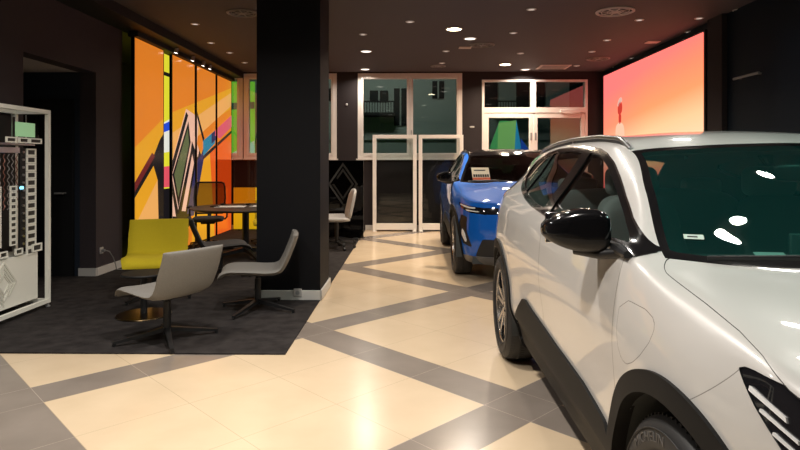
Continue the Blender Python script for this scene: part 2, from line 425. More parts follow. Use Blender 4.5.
def make_shell(dens, front):
    sh = Shell(dens)
    tu, tv = sh.tu, sh.tv
    # glass areas that follow the net
    relabel(sh, lambda q, p: tu[7] < q[0] < tu[9] and q[1] > tv[9], 'windscreen')
    relabel(sh, lambda q, p: tu[16] < q[0] < tu[17] and q[1] > tv[9], 'rear_window')
    sh.split(('windscreen',), lambda P, Q: -np.minimum.reduce([Q[:, 0] - tu[7] - .05, tu[9] - .035 - Q[:, 0], Q[:, 1] - tv[9] - .026]), 'ws_glass')
    # wheel openings
    for ax in (AX_F, AX_R):
        sh.split(('body',), lambda P, Q: side_only(P, np.hypot(P[:, 0] - ax, P[:, 2] - AZ - .006) - .416), 'hole')
        sh.split(('body',), lambda P, Q: side_only(P, np.maximum(np.hypot(P[:, 0] - ax, P[:, 2] - AZ - .014) - .468, .19 - P[:, 2])), 'cladding')
    # side glass and its trim
    sd = {}
    def dlo(P, Q, off): return side_only(P, sdf_poly(DLO, sz(P)) - off)
    sh.split(('body',), lambda P, Q: dlo(P, Q, .012), 'chrome')
    sh.split(('chrome',), lambda P, Q: dlo(P, Q, .0055), 'trim_black')
    sh.split(('trim_black',), lambda P, Q: dlo(P, Q, -.016), 'side_glass')
    relabel(sh, lambda q, p: p[0] < 1.42 and p[2] < 1.16, 'trim_black', ('chrome',))
    # black pillars between the panes
    for s0, s1, k in ((2.29, 2.43, -.10), (3.10, 3.15, -.06)):
        sh.split(('side_glass',), lambda P, Q: np.abs(P[:, 0] - (s0 + s1) / 2 + k * (P[:, 2] - 1.2)) - (s1 - s0) / 2, 'trim_black')
    sh.split(('side_glass',), lambda P, Q: P[:, 0] - 2.36, 'front_glass')
    # cladding along sill, front and rear lips
    sh.split(('body',), lambda P, Q: side_only(P, sdf_poly(CLAD, sz(P))), 'cladding')
    sh.split(('body',), lambda P, Q: np.where(P[:, 0] < 1.0, P[:, 2] - .30, .5), 'lip')
    sh.split(('body',), lambda P, Q: np.where(P[:, 0] > 3.4, P[:, 2] - .46, .5), 'cladding')
    sh.split(('cladding',), lambda P, Q: np.where((P[:, 0] > 1.262) & (P[:, 0] < 3.17) & (P[:, 1] > .5), P[:, 2] - .447, .5), 'sill')
    # doors
    g = .0018
    for poly, nm in ((FDOOR, 'front_door'), (RDOOR, 'rear_door')):
        top = lambda P: P[:, 2] - np.interp(P[:, 0], [1.0, 1.6, 2.35, 2.75, 3.0, 3.3, 3.5], [1.108, 1.118, 1.137, 1.158, 1.18, 1.215, 1.24])
        sh.split(('body',), lambda P, Q: side_only(P, np.maximum(sdf_poly(poly, sz(P)) - g, top(P))), 'gap')
        sh.split(('gap',), lambda P, Q: side_only(P, sdf_poly(poly, sz(P)) + g), nm)
    # bonnet
    dv = tv[9] - tv[8]
    us = [tu[3], tu[4] - .07, tu[4] + .02, tu[4] + .12, tu[5], tu[7] + 1]; vs = [tv[7] - .02, tv[7] - .002, tv[8] - .004, tv[8] + .36 * dv, tv[8] + .46 * dv, tv[8] + .42 * dv]
    def bon(P, Q, off):
        vb = np.interp(Q[:, 0], us, vs)
        rear = np.interp(Q[:, 1], [tv[8] + .45 * dv, tv[9] + .01], [tu[7] - .125, tu[7] + .002])
        return np.maximum.reduce([vb - Q[:, 1] - off, Q[:, 0] - rear - off, tu[1] + .05 - Q[:, 0] - off])
    sh.split(('body',), lambda P, Q: bon(P, Q, .005), 'gap2')
    sh.split(('gap2',), lambda P, Q: bon(P, Q, -.003), 'bonnet')
    # charge flap and bumper seam
    sh.split(('body',), lambda P, Q: side_only(P, sdf_poly(FLAP, sz(P)) - .0012), 'fgap')
    sh.split(('fgap',), lambda P, Q: side_only(P, sdf_poly(FLAP, sz(P)) + .0012), 'flap')
    # lamps and intakes, in (distance along the nose, height)
    T = dict(t0=tu[0], t1=tu[1], t2=tu[2], t3=tu[3], t4=tu[4])
    uz = lambda P, Q: np.c_[Q[:, 0], P[:, 2]]
    fo = lambda P, d: np.where(P[:, 0] < .8, d, .5)
    if front == 'white':
        a = tu[4]
        lamp = [(a + .082, .957), (a + .035, .90), (a - .028, .835), (a - .11, .74), (a - .18, .64), (a - .28, .60), (a - .42, .66), (a - .46, .78), (a - .44, .87), (a - .3, .918), (a - .15, .95), (a - .05, .963), (a + .04, .966), (a + .065, .964)]
        sh.split(('body',), lambda P, Q: fo(P, sdf_poly(lamp, uz(P, Q))), 'lamp')
        # bumper seam from the lamp tip down to the arch
        p0 = np.array((a + .075, .957)); p1 = np.array((a + .25, .81)); dr = (p1 - p0) / np.linalg.norm(p1 - p0); nr = np.array((-dr[1], dr[0]))
        ln = lambda P, Q: (uz(P, Q) - p0) @ nr
        sh.split(('body',), lambda P, Q: fo(P, np.maximum.reduce([np.abs(ln(P, Q)) - .03, (p0 - uz(P, Q)) @ dr, (uz(P, Q) - p1) @ dr])), 'tmp')
        sh.split(('tmp',), lambda P, Q: ln(P, Q) - .001, 'tmp2')
        sh.split(('tmp2',), lambda P, Q: ln(P, Q) + .001, 'tmp3')
        relabel(sh, lambda q, p: True, 'body', ('tmp', 'tmp3')); relabel(sh, lambda q, p: True, 'fgap', ('tmp2',))
        # four slanted light blades in the lamp
        sh.blades = ((.043, .930, -.045, .905, .0048), (.018, .900, -.062, .876, .0030), (-.006, .870, -.087, .844, .0028), (-.032, .838, -.112, .812, .0027))
        gr = [(tu[2] + .04, .80), (tu[2] + .0, .55), (tu[0] - .1, .55), (tu[0] - .1, .80)]
        sh.split(('body',), lambda P, Q: fo(P, sdf_poly(gr, uz(P, Q))), 'intake')
    else:
        t0, t1, t2, t3, t4 = T['t0'], T['t1'], T['t2'], T['t3'], T['t4']
        lamp = [(t4 + .02, .895), (t4 - .06, .835), (t3 - .02, .79), (t2, .775), (t1, .78), (t0 - .1, .79), (t0 - .1, .85), (t1, .85), (t2, .85), (t3, .865)]
        sh.split(('body',), lambda P, Q: fo(P, sdf_poly(lamp, uz(P, Q))), 'lamp')
        for i, P4 in enumerate(([(t4 - .02, .882), (t4 - .06, .862), (t3, .838), (t2 + .1, .835), (t2 + .1, .85), (t3, .856)], [(t3 + .1, .826), (t3 + .02, .806), (t2 + .05, .80), (t2 + .05, .812), (t3 + .02, .82)])):
            sh.split(('lamp',), lambda P, Q: fo(P, sdf_poly(P4, uz(P, Q))), 'blade%d' % i)
        blade = [(t3 + .17, .76), (t3 + .25, .62), (t3 + .12, .43), (t3 - .07, .40), (t3 + .02, .58), (t3 + .02, .74)]
        sh.split(('body',), lambda P, Q: fo(P, sdf_poly(blade, uz(P, Q))), 'intake')
        lit = [(t3 + .13, .60), (t3 + .15, .53), (t3 + .06, .45), (t3 + .03, .46), (t3 + .07, .55)]
        sh.split(('intake',), lambda P, Q: fo(P, sdf_poly(lit, uz(P, Q))), 'blade2')
        low = [(t3 - .10, .30), (t2 + .02, .50), (t0 - .1, .50), (t0 - .1, .28)]
        sh.split(('body',), lambda P, Q: fo(P, sdf_poly(low, uz(P, Q))), 'intake')
    return sh

def make_wheel(parent, loc, outer, R=.37, lettering=False):
    """outer = -1 or +1: the side of the axle the face looks to"""
    w = empty('wheel', loc, parent=parent)
    t = MB()
    e = outer
    prof = [(.245, .095), (.262, .112), (.285, .119), (.315, .117), (.338, .108), (.352, .094), (.3575, .078), (.36, .04), (.3605, 0), (.36, -.04), (.3575, -.078), (.352, -.094), (.338, -.108), (.30, -.118), (.262, -.112), (.245, -.095)]
    t.lathe([(r * R / .36, x * e) for r, x in prof], 72, 0, axis='x')
    # tread blocks: shoulder lugs with open grooves between
    for k in range(84):
        a = 2 * PI * k / 84
        for sx in (-1, 1):
            c = Vector((sx * .074, math.cos(a) * (R - .0118), math.sin(a) * (R - .0118)))
            t.box(c, (.030, .018, .020), 0, rot=(a - PI / 2, 0, sx * .25))
        c = Vector((0, math.cos(a + .05) * (R - .004), math.sin(a + .05) * (R - .004)))
        t.box(c, (.055, .024, .012), 0, rot=(a + .05 - PI / 2, 0, .35))
    # raised rings on the sidewall
    for r in (.272, .332):
        t.tube([(e * .1175, r * math.cos(a), r * math.sin(a)) for a in [2 * PI * i / 60 for i in range(60)]], .0022, 6, 0, closed=True)
    t.build('tyre', M['rubber'], w)
    r = MB()
    r.lathe([(.249, -.095 * e), (.246, .0), (.243, .06 * e), (.247, .100 * e), (.257, .104 * e), (.256, .094 * e)], 60, 0, axis='x')
    r.lathe([(.0, .078 * e), (.03, .08 * e), (.036, .07 * e), (.065, .066 * e), (.07, .02 * e), (0, .02 * e)], 24, 0, axis='x')
    for k in range(5):
        a = 2 * PI * k / 5 + .3
        for s in (-1, 1):
            a2 = a + s * .21
            p0 = Vector((e * .068, math.cos(a + s * .25) * .05, math.sin(a + s * .25) * .05)); p1 = Vector((e * .088, math.cos(a2) * .246, math.sin(a2) * .246))
            r.beam(p0, p1, .030, .030, 0, .026, .024, up=(1, 0, 0))
            a3 = a + s * .36
            r.beam(p0 + (p1 - p0) * .5, (e * .085, math.cos(a3) * .244, math.sin(a3) * .244), .014, .02, 1, .012, .018, up=(1, 0, 0))
        for j in (0,):
            r.cyl((e * .05, math.cos(a + .6) * .04, math.sin(a + .6) * .04), (e * .075, math.cos(a + .6) * .04, math.sin(a + .6) * .04), .008, 10, 1)
    r.lathe([(.243, -.02 * e), (.05, -.02 * e)], 40, 1, axis='x')
    r.build('rim', [M['alloy'], M['paint_black']], w)
    d = MB(); d.lathe([(.07, .028 * e), (.17, .028 * e), (.17, .005 * e), (.07, .005 * e)], 40, 0, axis='x')
    d.build('brake_disc', M['disc'], w)
    if lettering:
        # raised maker's lettering round the sidewall
        cu = bpy.data.curves.new('lettering', 'FONT'); cu.body = 'MICHELIN'; cu.size = .036; cu.extrude = .0012; cu.align_x = 'CENTER'; cu.align_y = 'CENTER'
        ob = bpy.data.objects.new('lettering_source', cu); COL.objects.link(ob)
        dg = bpy.context.evaluated_depsgraph_get(); me = bpy.data.meshes.new_from_object(ob.evaluated_get(dg))
        bpy.data.objects.remove(ob); bpy.data.curves.remove(cu)
        rad = .308; a0 = 1.12
        for v in me.vertices:
            x, y, z = v.co
            ang = a0 + (-x * 1.35) / rad * (1 if e < 0 else -1) * -1
            rr = rad + y
            v.co = (e * (.1185 + z), math.cos(ang) * rr, math.sin(ang) * rr)
        me.materials.clear(); me.materials.append(M['tyre_text'])
        o = bpy.data.objects.new('lettering', me); COL.objects.link(o); o.parent = w
    return w
M['tyre_text'] = mat('tyre_lettering', (.075, .072, .07), .5)

def superell(mb, c, d, ex, mats, nu=28, nv=20, warp=None, zsplit=None):
    vs = []; fs = []
    sg = lambda w, p: math.copysign(abs(w) ** p, w)
    for j in range(nv + 1):
        v = -PI / 2 + PI * j / nv
        for i in range(nu):
            u = 2 * PI * i / nu
            p = Vector((sg(math.cos(v), ex[0]) * sg(math.cos(u), ex[1]) * d[0] / 2, sg(math.cos(v), ex[0]) * sg(math.sin(u), ex[1]) * d[1] / 2, sg(math.sin(v), ex[0]) * d[2] / 2))
            if warp: p = Vector(warp(p))
            vs.append(p + Vector(c))
    for j in range(nv):
        m = mats[0] if zsplit is None else (mats[0] if (j + .5) / nv > zsplit else mats[1])
        for i in range(nu):
            fs.append(((j * nu + i), (j * nu + (i + 1) % nu), ((j + 1) * nu + (i + 1) % nu), ((j + 1) * nu + i)))
        mb.add([], [], 0)
        b = fs; 
    base = len(mb.v)
    mb.v += [tuple(p) for p in vs]
    k = 0
    for j in range(nv):
        m = mats[0] if zsplit is None else (mats[0] if (j + .5) / nv > zsplit else mats[1])
        for i in range(nu):
            mb.f.append(tuple(base + q for q in fs[k])); mb.m.append(m); mb.sm.append(True); k += 1
    return mb

def make_seat(parent, x, y):
    s = MB()
    superell(s, (x, y, .62), (.50, .52, .18), (.5, .5), (0, 0))
    superell(s, (x, y + .30, .92), (.48, .16, .62), (.45, .5), (0, 0), warp=lambda p: (p.x * (1 - .12 * (p.z > .1)), p.y + p.z * .28, p.z))
    st = s.build('seat', M['seat'], parent)
    h = MB(); superell(h, (x, y + .44, 1.30), (.27, .11, .17), (.5, .5), (0, 0))
    for dx in (-.06, .06): h.cyl((x + dx, y + .42, 1.16), (x + dx, y + .44, 1.25), .007, 8)
    h.build('headrest', M['seat'], st)

def make_car(name, loc, label, paint, roof, front, dens, scale=(1, 1, 1), flank='body', lettering=False):
    car = empty(name, loc)
    tag(car, label, 'car')
    sh = make_shell(dens, front)
    P = [M[paint], M['gap']]
    # roof in its own colour when it differs
    tu, tv = sh.tu, sh.tv
    kw = dict(scale=scale)
    if roof != paint:
        relabel(sh, lambda q, p: q[1] > tv[9] and q[0] > tu[9], 'roof')
        sh.mesh({'roof': 0}, 'roof_panel', M[roof], car, **kw)
        relabel(sh, lambda q, p: False, 'body')
    sh.mesh({'body': 0, 'fgap': 1, 'gap': 1, 'gap2': 2}, 'body_shell', [M[paint], M['gap_soft'] if front == 'white' else M['gap'], M['gap']], car, **kw)
    sh.mesh({'bonnet': 0}, 'bonnet', M[paint], car, skirt=.02, **kw)
    for sd in (1, -1):
        d = sh.mesh({'front_door': 0}, 'front_door', M[paint], car, sides=(sd,), skirt=.012, **kw)
        d2 = sh.mesh({'rear_door': 0}, 'rear_door', M[paint], car, sides=(sd,), skirt=.012, **kw)
        sh.mesh({'front_glass': 0}, 'side_window', M['car_glass'] if front == 'white' else M['dark_glass'], car, sides=(sd,), push=-.004, **kw)
        sh.mesh({'side_glass': 0}, 'side_window', M['car_glass'] if front == 'white' else M['dark_glass'], car, sides=(sd,), push=-.004, **kw)
        sh.mesh({'trim_black': 0, 'chrome': 1}, 'window_trim', [M['paint_black'], M['chrome']], car, sides=(sd,), push=.003, skirt=.01, **kw)
        lamp = sh.mesh({'lamp': 0}, 'headlight', M['lamp_lens'], car, sides=(sd,), push=-.003, skirt=.0, **kw)
        for (u0, z0, u1, z1, w) in getattr(sh, 'blades', ()):
            a4 = tu[4]; pp = []
            for u, z in ((u0, z0 + w), (u0 + .004, z0 - w), (u1, z1 - w), (u1, z1 + w)):
                dd = (sh.Q[:, 0] - a4 - u) ** 2 + (sh.P[:, 2] - z) ** 2 + (sh.P[:, 0] > .9) * 9 + (sh.P[:, 1] < .3) * 9
                ix = np.argsort(dd)[:14]; A = np.c_[sh.Q[ix, 0] - a4, sh.P[ix, 2], np.ones(14)]
                X = np.linalg.lstsq(A, sh.P[ix], rcond=None)[0]; p = np.array((u, z, 1)) @ X; n = sh.N[ix].mean(axis=0)
                pp.append((Vector((-sd * p[1], p[0], p[2])), Vector((-sd * n[1], n[0], n[2])).normalized()))
            lb = MB(); lb.add([p - n * .006 for p, n in pp] + [p + n * .003 for p, n in pp], [(0, 1, 2, 3), (4, 5, 6, 7)] + [(k, (k + 1) % 4, 4 + (k + 1) % 4, 4 + k) for k in range(4)])
            lb.build('light_strip', M['lamp_white'], lamp)
        for i in range(4): sh.mesh({'blade%d' % i: 0}, 'light_strip', M['lamp_white'], lamp, sides=(sd,), push=.002, skirt=.008, **kw)
        sh.mesh({'flap': 0}, 'charge_flap', M[paint], car, sides=(sd,), **kw)
    sh.mesh({'cladding': 0}, 'cladding', M['cladding'], car, push=.012, skirt=.045, **kw)
    for sd in (1, -1): sh.mesh({'sill': 0}, 'sill_trim', M['cladding'], car, sides=(sd,), push=-.004, skirt=.03, **kw)
    sh.mesh({'lip': 0}, 'bumper_lip', M['skin_grey'] if front != 'white' else M['cladding'], car, push=.004, skirt=.02, **kw)
    if any(l == 'intake' for f, l in sh.faces):
        sh.mesh({'intake': 0}, 'grille', M['plastic_black'], car, push=-.006, **kw)
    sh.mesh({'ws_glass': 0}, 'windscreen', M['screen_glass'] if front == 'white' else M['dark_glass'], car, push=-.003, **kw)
    sh.mesh({'windscreen': 0}, 'windscreen_border', M['paint_black'], car, push=-.002, **kw)
    sh.mesh({'rear_window': 0}, 'rear_window', M['car_glass'] if front == 'white' else M['dark_glass'], car, push=-.003, **kw)
    # inner lining behind the panels
    sh.mesh({k: 0 for k in ('body', 'gap', 'gap2', 'bonnet', 'front_door', 'rear_door', 'trim_black', 'chrome', 'flap', 'fgap', 'windscreen', 'cladding', 'lamp', 'blade0', 'blade1', 'blade2', 'blade3', 'sill', 'roof', 'lip', 'intake')}, 'inner_lining', M['interior'], car, push=-.022, flipped=True, **kw)
    # underbody
    L, W, H = scale
    u = MB(); u.box((0, 2.23 * L, .26), (1.46 * W, 4.1 * L, .08)); u.box((0, 2.23 * L, .40), (1.1 * W, 4.0 * L, .3))
    # wheel tubs
    for ax in (AX_F, AX_R):
        for e in (-1, 1):
            u.lathe([(.42, .30 * e), (.42, -.02 * e)], 36, 0, c=(e * .60 * W, ax * L, AZ), axis='x', a0=-.25, a1=PI + .25)
            u.box((e * .52 * W, ax * L, .52), (.03, .84, .6))
    u.build('underbody', M['interior'], car)
    for ax in (AX_F, AX_R):
        for e in (-1, 1):
            make_wheel(car, (e * .80 * W, ax * L, AZ * 1.0), e, lettering=lettering and e < 0)
    # mirrors
    for e in (-1, 1):
        m = MB()
        def warp(p, e=e):
            k = p.x * e / .105                       # -1 inner .. 1 outer tip
            f = 1.0 - .40 * max(0, k + .25) ** 1.6
            return (p.x, p.y + .05 * k + (.03 if p.y > 0 else 0) * 0, p.z * f - .004 * k)
        superell(m, (e * (1.000 * W), 1.40 * L, 1.168 * H), (.205, .125, .150), (.55, .5), (0, 1), warp=warp, zsplit=.44)
        m.tube([(e * 1.0 * W, 1.40 * L, 1.098 * H), (e * .93 * W, 1.34 * L, 1.092 * H), (e * .87 * W, 1.27 * L, 1.108 * H)], [.016, .017, .02], 10, 1)
        mo = m.build('door_mirror', [M['paint_black'], M['plastic_black']], car, angle=60)
        g = MB(); g.box((e * 1.0 * W, 1.478 * L, 1.168 * H), (.17, .006, .11), bev=.002); g.build('mirror_glass', M['chrome'], mo)
        s = MB(); s.tube([(e * (.892 - .09 * (H * 0)) * W, 1.2 * L, 1.112 * H), (e * .889 * W, 1.28 * L, 1.118 * H), (e * .887 * W, 1.36 * L, 1.122 * H)], [.012, .02, .014], 8); s.build('mirror_foot', M['plastic_black'], mo)
    # roof rails
    for e in (-1, 1):
        pts = []
        for sv in np.linspace(1.97, 3.95, 34):
            z9 = float(np.interp(sv, [1.94, 2.1, 2.4, 2.9, 3.3, 3.63, 4.0], [1.452, 1.488, 1.508, 1.513, 1.503, 1.485, 1.455]))
            y9 = float(np.interp(sv, [1.94, 2.1, 2.4, 2.9, 3.3, 3.63, 4.0], [.602, .604, .605, .60, .588, .573, .555]))
            k = min(1, (sv - 1.97) / .16, (3.95 - sv) / .16)
            pts.append((e * (y9 - .012) * W, sv * L, (z9 + .002 + .024 * math.sin(max(k, 0) * PI / 2)) * H))
        r = MB(); r.tube(pts, .0125, 10); r.tube([(p[0], p[1], p[2] - .016) for p in pts], .011, 8, 1)
        for sv in (2.02, 2.9, 3.9):
            i = int((sv - 1.97) / (3.95 - 1.97) * 33); p = Vector(pts[i]); r.cyl(p, p - Vector((0, 0, .05)), .013, 10)
        r.build('roof_rail', [M['satin_metal'] if roof == paint else M['paint_black'], M['plastic_black']], car)
    # cabin
    d = MB()
    superell(d, (0, 1.42 * L, .93 * H), (1.36 * W, .62, .24), (.5, .35), (0, 0))
    d.box((0, 1.27 * L, 1.068 * H), (1.36 * W, .30, .03), bev=.01)
    d.box((0.05, 1.62 * L, 1.05 * H), (.34, .02, .16), bev=.005)
    d.build('dashboard', M['interior'], car)
    w = MB(); cx = .37 * W
    w.tube([(cx + .185 * math.cos(a), 1.83 * L + .07 * math.sin(a), .99 * H + .17 * math.sin(a)) for a in [2 * PI * i / 36 for i in range(36)]], .016, 8, closed=True)
    w.box((cx, 1.81 * L, .98 * H), (.2, .05, .1), bev=.02); w.cyl((cx, 1.81 * L, .98 * H), (cx, 1.6 * L, .9 * H), .03, 10)
    w.build('steering_wheel', M['interior'], car)
    for e in (-1, 1): make_seat(car, e * .37 * W, 2.12 * L)
    rs = MB(); superell(rs, (0, 3.0 * L, .62), (1.28, .5, .18), (.5, .3), (0, 0)); superell(rs, (0, 3.28 * L, .95), (1.28, .16, .56), (.4, .3), (0, 0), warp=lambda p: (p.x, p.y + p.z * .3, p.z))
    for x in (-.42, 0, .42): superell(rs, (x, 3.40 * L, 1.24), (.26, .1, .12), (.5, .5), (0, 0))
    rs.build('rear_bench', M['seat'], car)
    rv = MB(); superell(rv, (0, 1.72 * L, 1.36 * H), (.25, .04, .07), (.5, .5), (0, 0)); rv.cyl((0, 1.72 * L, 1.37 * H), (0, 1.70 * L, 1.43 * H), .012, 8)
    rv.build('rear_view_mirror', M['plastic_black'], car)
    if front == 'white':
        i = int(np.argmin((sh.P[:, 0] - 1.235) ** 2 + (sh.P[:, 1] - .66) ** 2 + (sh.P[:, 2] < 1.0) * 9)); p, n = sh.P[i], Vector((-sh.N[i][1], sh.N[i][0], sh.N[i][2]))
        st = MB(); st.box((0, 0, 0), (.058, .026, .001)); st.box((-.004, 0, -.0002), (.03, .008, .0022), 1); so = st.build('windscreen_sticker', [mat('sticker_pale', (.55, .66, .58), .5), M['plastic_black']], car)
        so.location = Vector((-p[1], p[0], p[2])) + n * .001; so.rotation_euler = n.to_track_quat('Z', 'Y').to_euler()
    # wiper lying at the foot of the glass
    wp = MB()
    for p, q in (((-.69, 1.105, 1.106), (-.16, .935, 1.116)), ((.04, .92, 1.118), (.58, 1.075, 1.10))):
        p = Vector((p[0] * W, p[1] * L, p[2] * H + .012)); q = Vector((q[0] * W, q[1] * L, q[2] * H + .012)); wp.tube([p, (p + q) / 2 + Vector((0, -.02, .012)), q], [.007, .009, .007], 8)
    wp.build('wiper', M['plastic_black'], car)
    return car, sh
# ------------------------------------------------------------------ room materials
M['ceiling'] = mat('ceiling_paint', (.074, .060, .064), .75)
M['wall_dark'] = noise_mat('dark_wall_vinyl', (.029, .0235, .0245), (.038, .031, .032), 40, .65, .15, (1, 1, 12), spec=.15)
M['wall_navy'] = mat('dark_navy_wall', (.0012, .0085, .018), .6, spec=.2)
M['pillar'] = mat('dark_pillar_paint', (.0055, .0056, .0072), .6, spec=.15)
M['black'] = mat('black_matte', (.006, .006, .007), .6)
M['carpet'] = noise_mat('charcoal_carpet', (.022, .019, .019), (.042, .037, .036), 9, .95, .3, (1, 1, 1), spec=.1)
M['white_frame'] = mat('white_lacquer', (.88, .84, .77), .35)
M['skirting'] = mat('white_skirting', (.62, .60, .57), .45)
M['window_frame'] = mat('white_window_frame', (.78, .73, .68), .4)
M['wood_dark'] = mat('dark_table_laminate', (.05, .043, .038), .4)
M['fabric_grey'] = noise_mat('grey_fabric', (.20, .188, .17), (.245, .23, .21), 180, .85, .1)
M['fabric_yellow'] = noise_mat('mustard_fabric', (.52, .40, .012), (.60, .47, .02), 180, .85, .1)
M['fabric_dark'] = noise_mat('charcoal_fabric', (.045, .045, .048), (.07, .07, .074), 180, .9, .1)
M['white_plastic'] = mat('white_plastic', (.42, .40, .38), .4)
M['grey_plastic'] = mat('grey_plastic', (.25, .25, .25), .5)
M['brass'] = mat('brass_base', (.06, .042, .022), .3, metal=1)
M['display_white'] = mat('display_white', (.86, .85, .77), .4)
M['relief'] = mat('display_relief', (.72, .71, .63), .45)

def floor_material():
    m = mat('tile_floor', (.7, .55, .4), .22, spec=.5)
    nt = m.node_tree; L = nt.links.new; b = nt.nodes['Principled BSDF']
    ge = nt.nodes.new('ShaderNodeNewGeometry'); sp = nt.nodes.new('ShaderNodeSeparateXYZ'); L(ge.outputs['Position'], sp.inputs[0])
    def mth(op, a, c=None):
        n = nt.nodes.new('ShaderNodeMath'); n.operation = op
        for i, v in enumerate((a, c)):
            if v is None: continue
            if isinstance(v, (int, float)): n.inputs[i].default_value = v
            else: L(v, n.inputs[i])
        return n.outputs[0]
    P, W = 2.132, .313; T = (P - W) / 3
    x = mth('SUBTRACT', sp.outputs[0], .436); y = mth('SUBTRACT', sp.outputs[1], 3.42)
    r = math.sqrt(.5)
    bands = []; joints = []
    for sgn in (-1, 1):
        d = mth('MULTIPLY', mth('ADD', x, mth('MULTIPLY', y, sgn)), r)
        f = mth('FLOORED_MODULO', d, P) if False else None
        n = nt.nodes.new('ShaderNodeMath'); n.operation = 'FLOORED_MODULO'; L(d, n.inputs[0]); n.inputs[1].default_value = P
        f = n.outputs[0]
        band = mth('LESS_THAN', f, W)
        g = mth('SUBTRACT', f, W)
        n2 = nt.nodes.new('ShaderNodeMath'); n2.operation = 'FLOORED_MODULO'; L(g, n2.inputs[0]); n2.inputs[1].default_value = T
        jl = mth('LESS_THAN', n2.outputs[0], .0035)
        jl = mth('MULTIPLY', jl, mth('GREATER_THAN', g, -.001))
        j0 = mth('LESS_THAN', f, .0035)
        joints.append(mth('MAXIMUM', jl, j0)); bands.append(band)
    band = mth('MAXIMUM', bands[0], bands[1]); joint = mth('MAXIMUM', joints[0], joints[1])
    no = nt.nodes.new('ShaderNodeTexNoise'); no.inputs['Scale'].default_value = 3.0; no.inputs['Detail'].default_value = 6; L(ge.outputs['Position'], no.inputs['Vector'])
    def ramp(c1, c2):
        rp = nt.nodes.new('ShaderNodeValToRGB'); rp.color_ramp.elements[0].color = (*c1, 1); rp.color_ramp.elements[1].color = (*c2, 1)
        rp.color_ramp.elements[0].position = .3; rp.color_ramp.elements[1].position = .7
        L(no.outputs['Fac'], rp.inputs[0]); return rp.outputs[0]
    def mix(f, a, c):
        n = nt.nodes.new('ShaderNodeMix'); n.data_type = 'RGBA'; L(f, n.inputs[0]); 
        for i, v in ((6, a), (7, c)):
            if isinstance(v, tuple): n.inputs[i].default_value = (*v, 1)
            else: L(v, n.inputs[i])
        return n.outputs[2]
    beige = ramp((.68, .525, .355), (.74, .58, .40)); grey = ramp((.235, .195, .165), (.285, .24, .205))
    c = mix(band, beige, grey)
    jc = mix(band, (.50, .385, .26), (.44, .37, .31))
    c = mix(joint, c, jc)
    L(c, b.inputs['Base Color'])
    return m
M['floor'] = floor_material()

# ------------------------------------------------------------------ room shell
YB, XL, XR, ZC = 12.3, -3.85, 4.05, 3.3
def struct(mb, name, m, parent=None, label=None):
    o = mb.build(name, m, parent); o['kind'] = 'structure'
    if label: o['label'] = label
    return o
s = MB(); s.box((0, 4.6, -.1), (12.4, 15.6, .2)); struct(s, 'floor', M['floor'])
s = MB(); s.box(((XL - .9) / 2, (4.29 + YB) / 2, .005), (2.95, YB - 4.29, .01)); s.box((XL - .6, 6.52, .005), (1.2, 1.37, .01)); s.box((XL - .8, 10.09, .005), (1.6, 4.41, .01)); struct(s, 'floor_carpet', M['carpet'])
s = MB(); s.box((0, 4.6, ZC + .1), (12.4, 15.6, .2)); struct(s, 'ceiling', M['ceiling'])
s = MB(); s.box((XL + .2, 8.2, ZC - .06), (.4, 8.2, .13)); struct(s, 'trim_1', M['black'])
# back wall with two windows and a door cut out
W0, W1, W2, DR = (-5.35, -3.47), (-3.45, -1.50), (-1.06, 1.115), (1.525, 3.71)
ZS, ZT, ZD = 1.49, 3.27, 3.13
s = MB()
def wallbox(x0, x1, z0, z1): s.box(((x0 + x1) / 2, YB + .12, (z0 + z1) / 2), (x1 - x0, .24, z1 - z0))
wallbox(-5.6, W0[0], 0, ZC); wallbox(W0[0], W0[1], 0, ZS); wallbox(W0[0], W0[1], ZT, ZC); wallbox(W0[1], W1[0], 0, ZC); wallbox(W1[1], W2[0], 0, ZC); wallbox(W2[1], DR[0], 0, ZC); wallbox(DR[1], 4.5, 0, ZC)
wallbox(W1[0], W1[1], 0, ZS); wallbox(W2[0], W2[1], 0, ZS); wallbox(W1[0], W1[1], ZT, ZC); wallbox(W2[0], W2[1], ZT, ZC); wallbox(DR[0], DR[1], ZD, ZC)
struct(s, 'wall_back', M['wall_dark'])
# left wall with a tall opening, recess behind it
O0, O1, OH = 5.84, 7.21, 2.515
s = MB()
s.box((XL - .1, (-3.2 + O0) / 2, ZC / 2), (.2, O0 + 3.2, ZC)); s.box((XL - .1, (O1 + 7.88) / 2, ZC / 2), (.2, 7.88 - O1, ZC)); s.box((XL - .1, (O0 + O1) / 2, (OH + ZC) / 2), (.2, O1 - O0, ZC - OH))
s.box((XL - .92, 7.82, ZC / 2), (1.44, .12, ZC)); s.box((-5.5, (7.88 + YB) / 2, ZC / 2), (.2, YB - 7.88, ZC))
struct(s, 'wall_left', noise_mat('left_wall_vinyl', (.046, .037, .041), (.062, .050, .055), 40, .65, .15, (1, 1, 12), spec=.2))
s = MB(); s.box((XL - .7, O1 + .06, 1.3), (1.0, .1, 2.6)); s.box((XL - .7, O0 - .06, 1.3), (1.0, .1, 2.6)); s.box((XL - 1.2, 6.5, 1.3), (.1, 1.6, 2.6)); struct(s, 'wall_recess', mat('recess_wall', (.016, .024, .040), .6))
s = MB(); s.box((XL - .7, 6.52, OH + .05), (1.0, 1.5, .09)); struct(s, 'ceiling_recess', mat('recess_ceiling', (.55, .50, .48), .8))
s = MB(); s.box((XL - .69, O1 - .005, 1.09), (.84, .04, 2.18), bev=.004); d = struct(s, 'door_2', M['black'])
s = MB(); s.cyl((XL - .36, O1 - .03, 1.03), (XL - .36, O1 - .08, 1.03), .012, 10); s.beam((XL - .36, O1 - .075, 1.03), (XL - .47, O1 - .075, 1.03), .02, .02); s.build('door_handle', M['grey_plastic'], d)
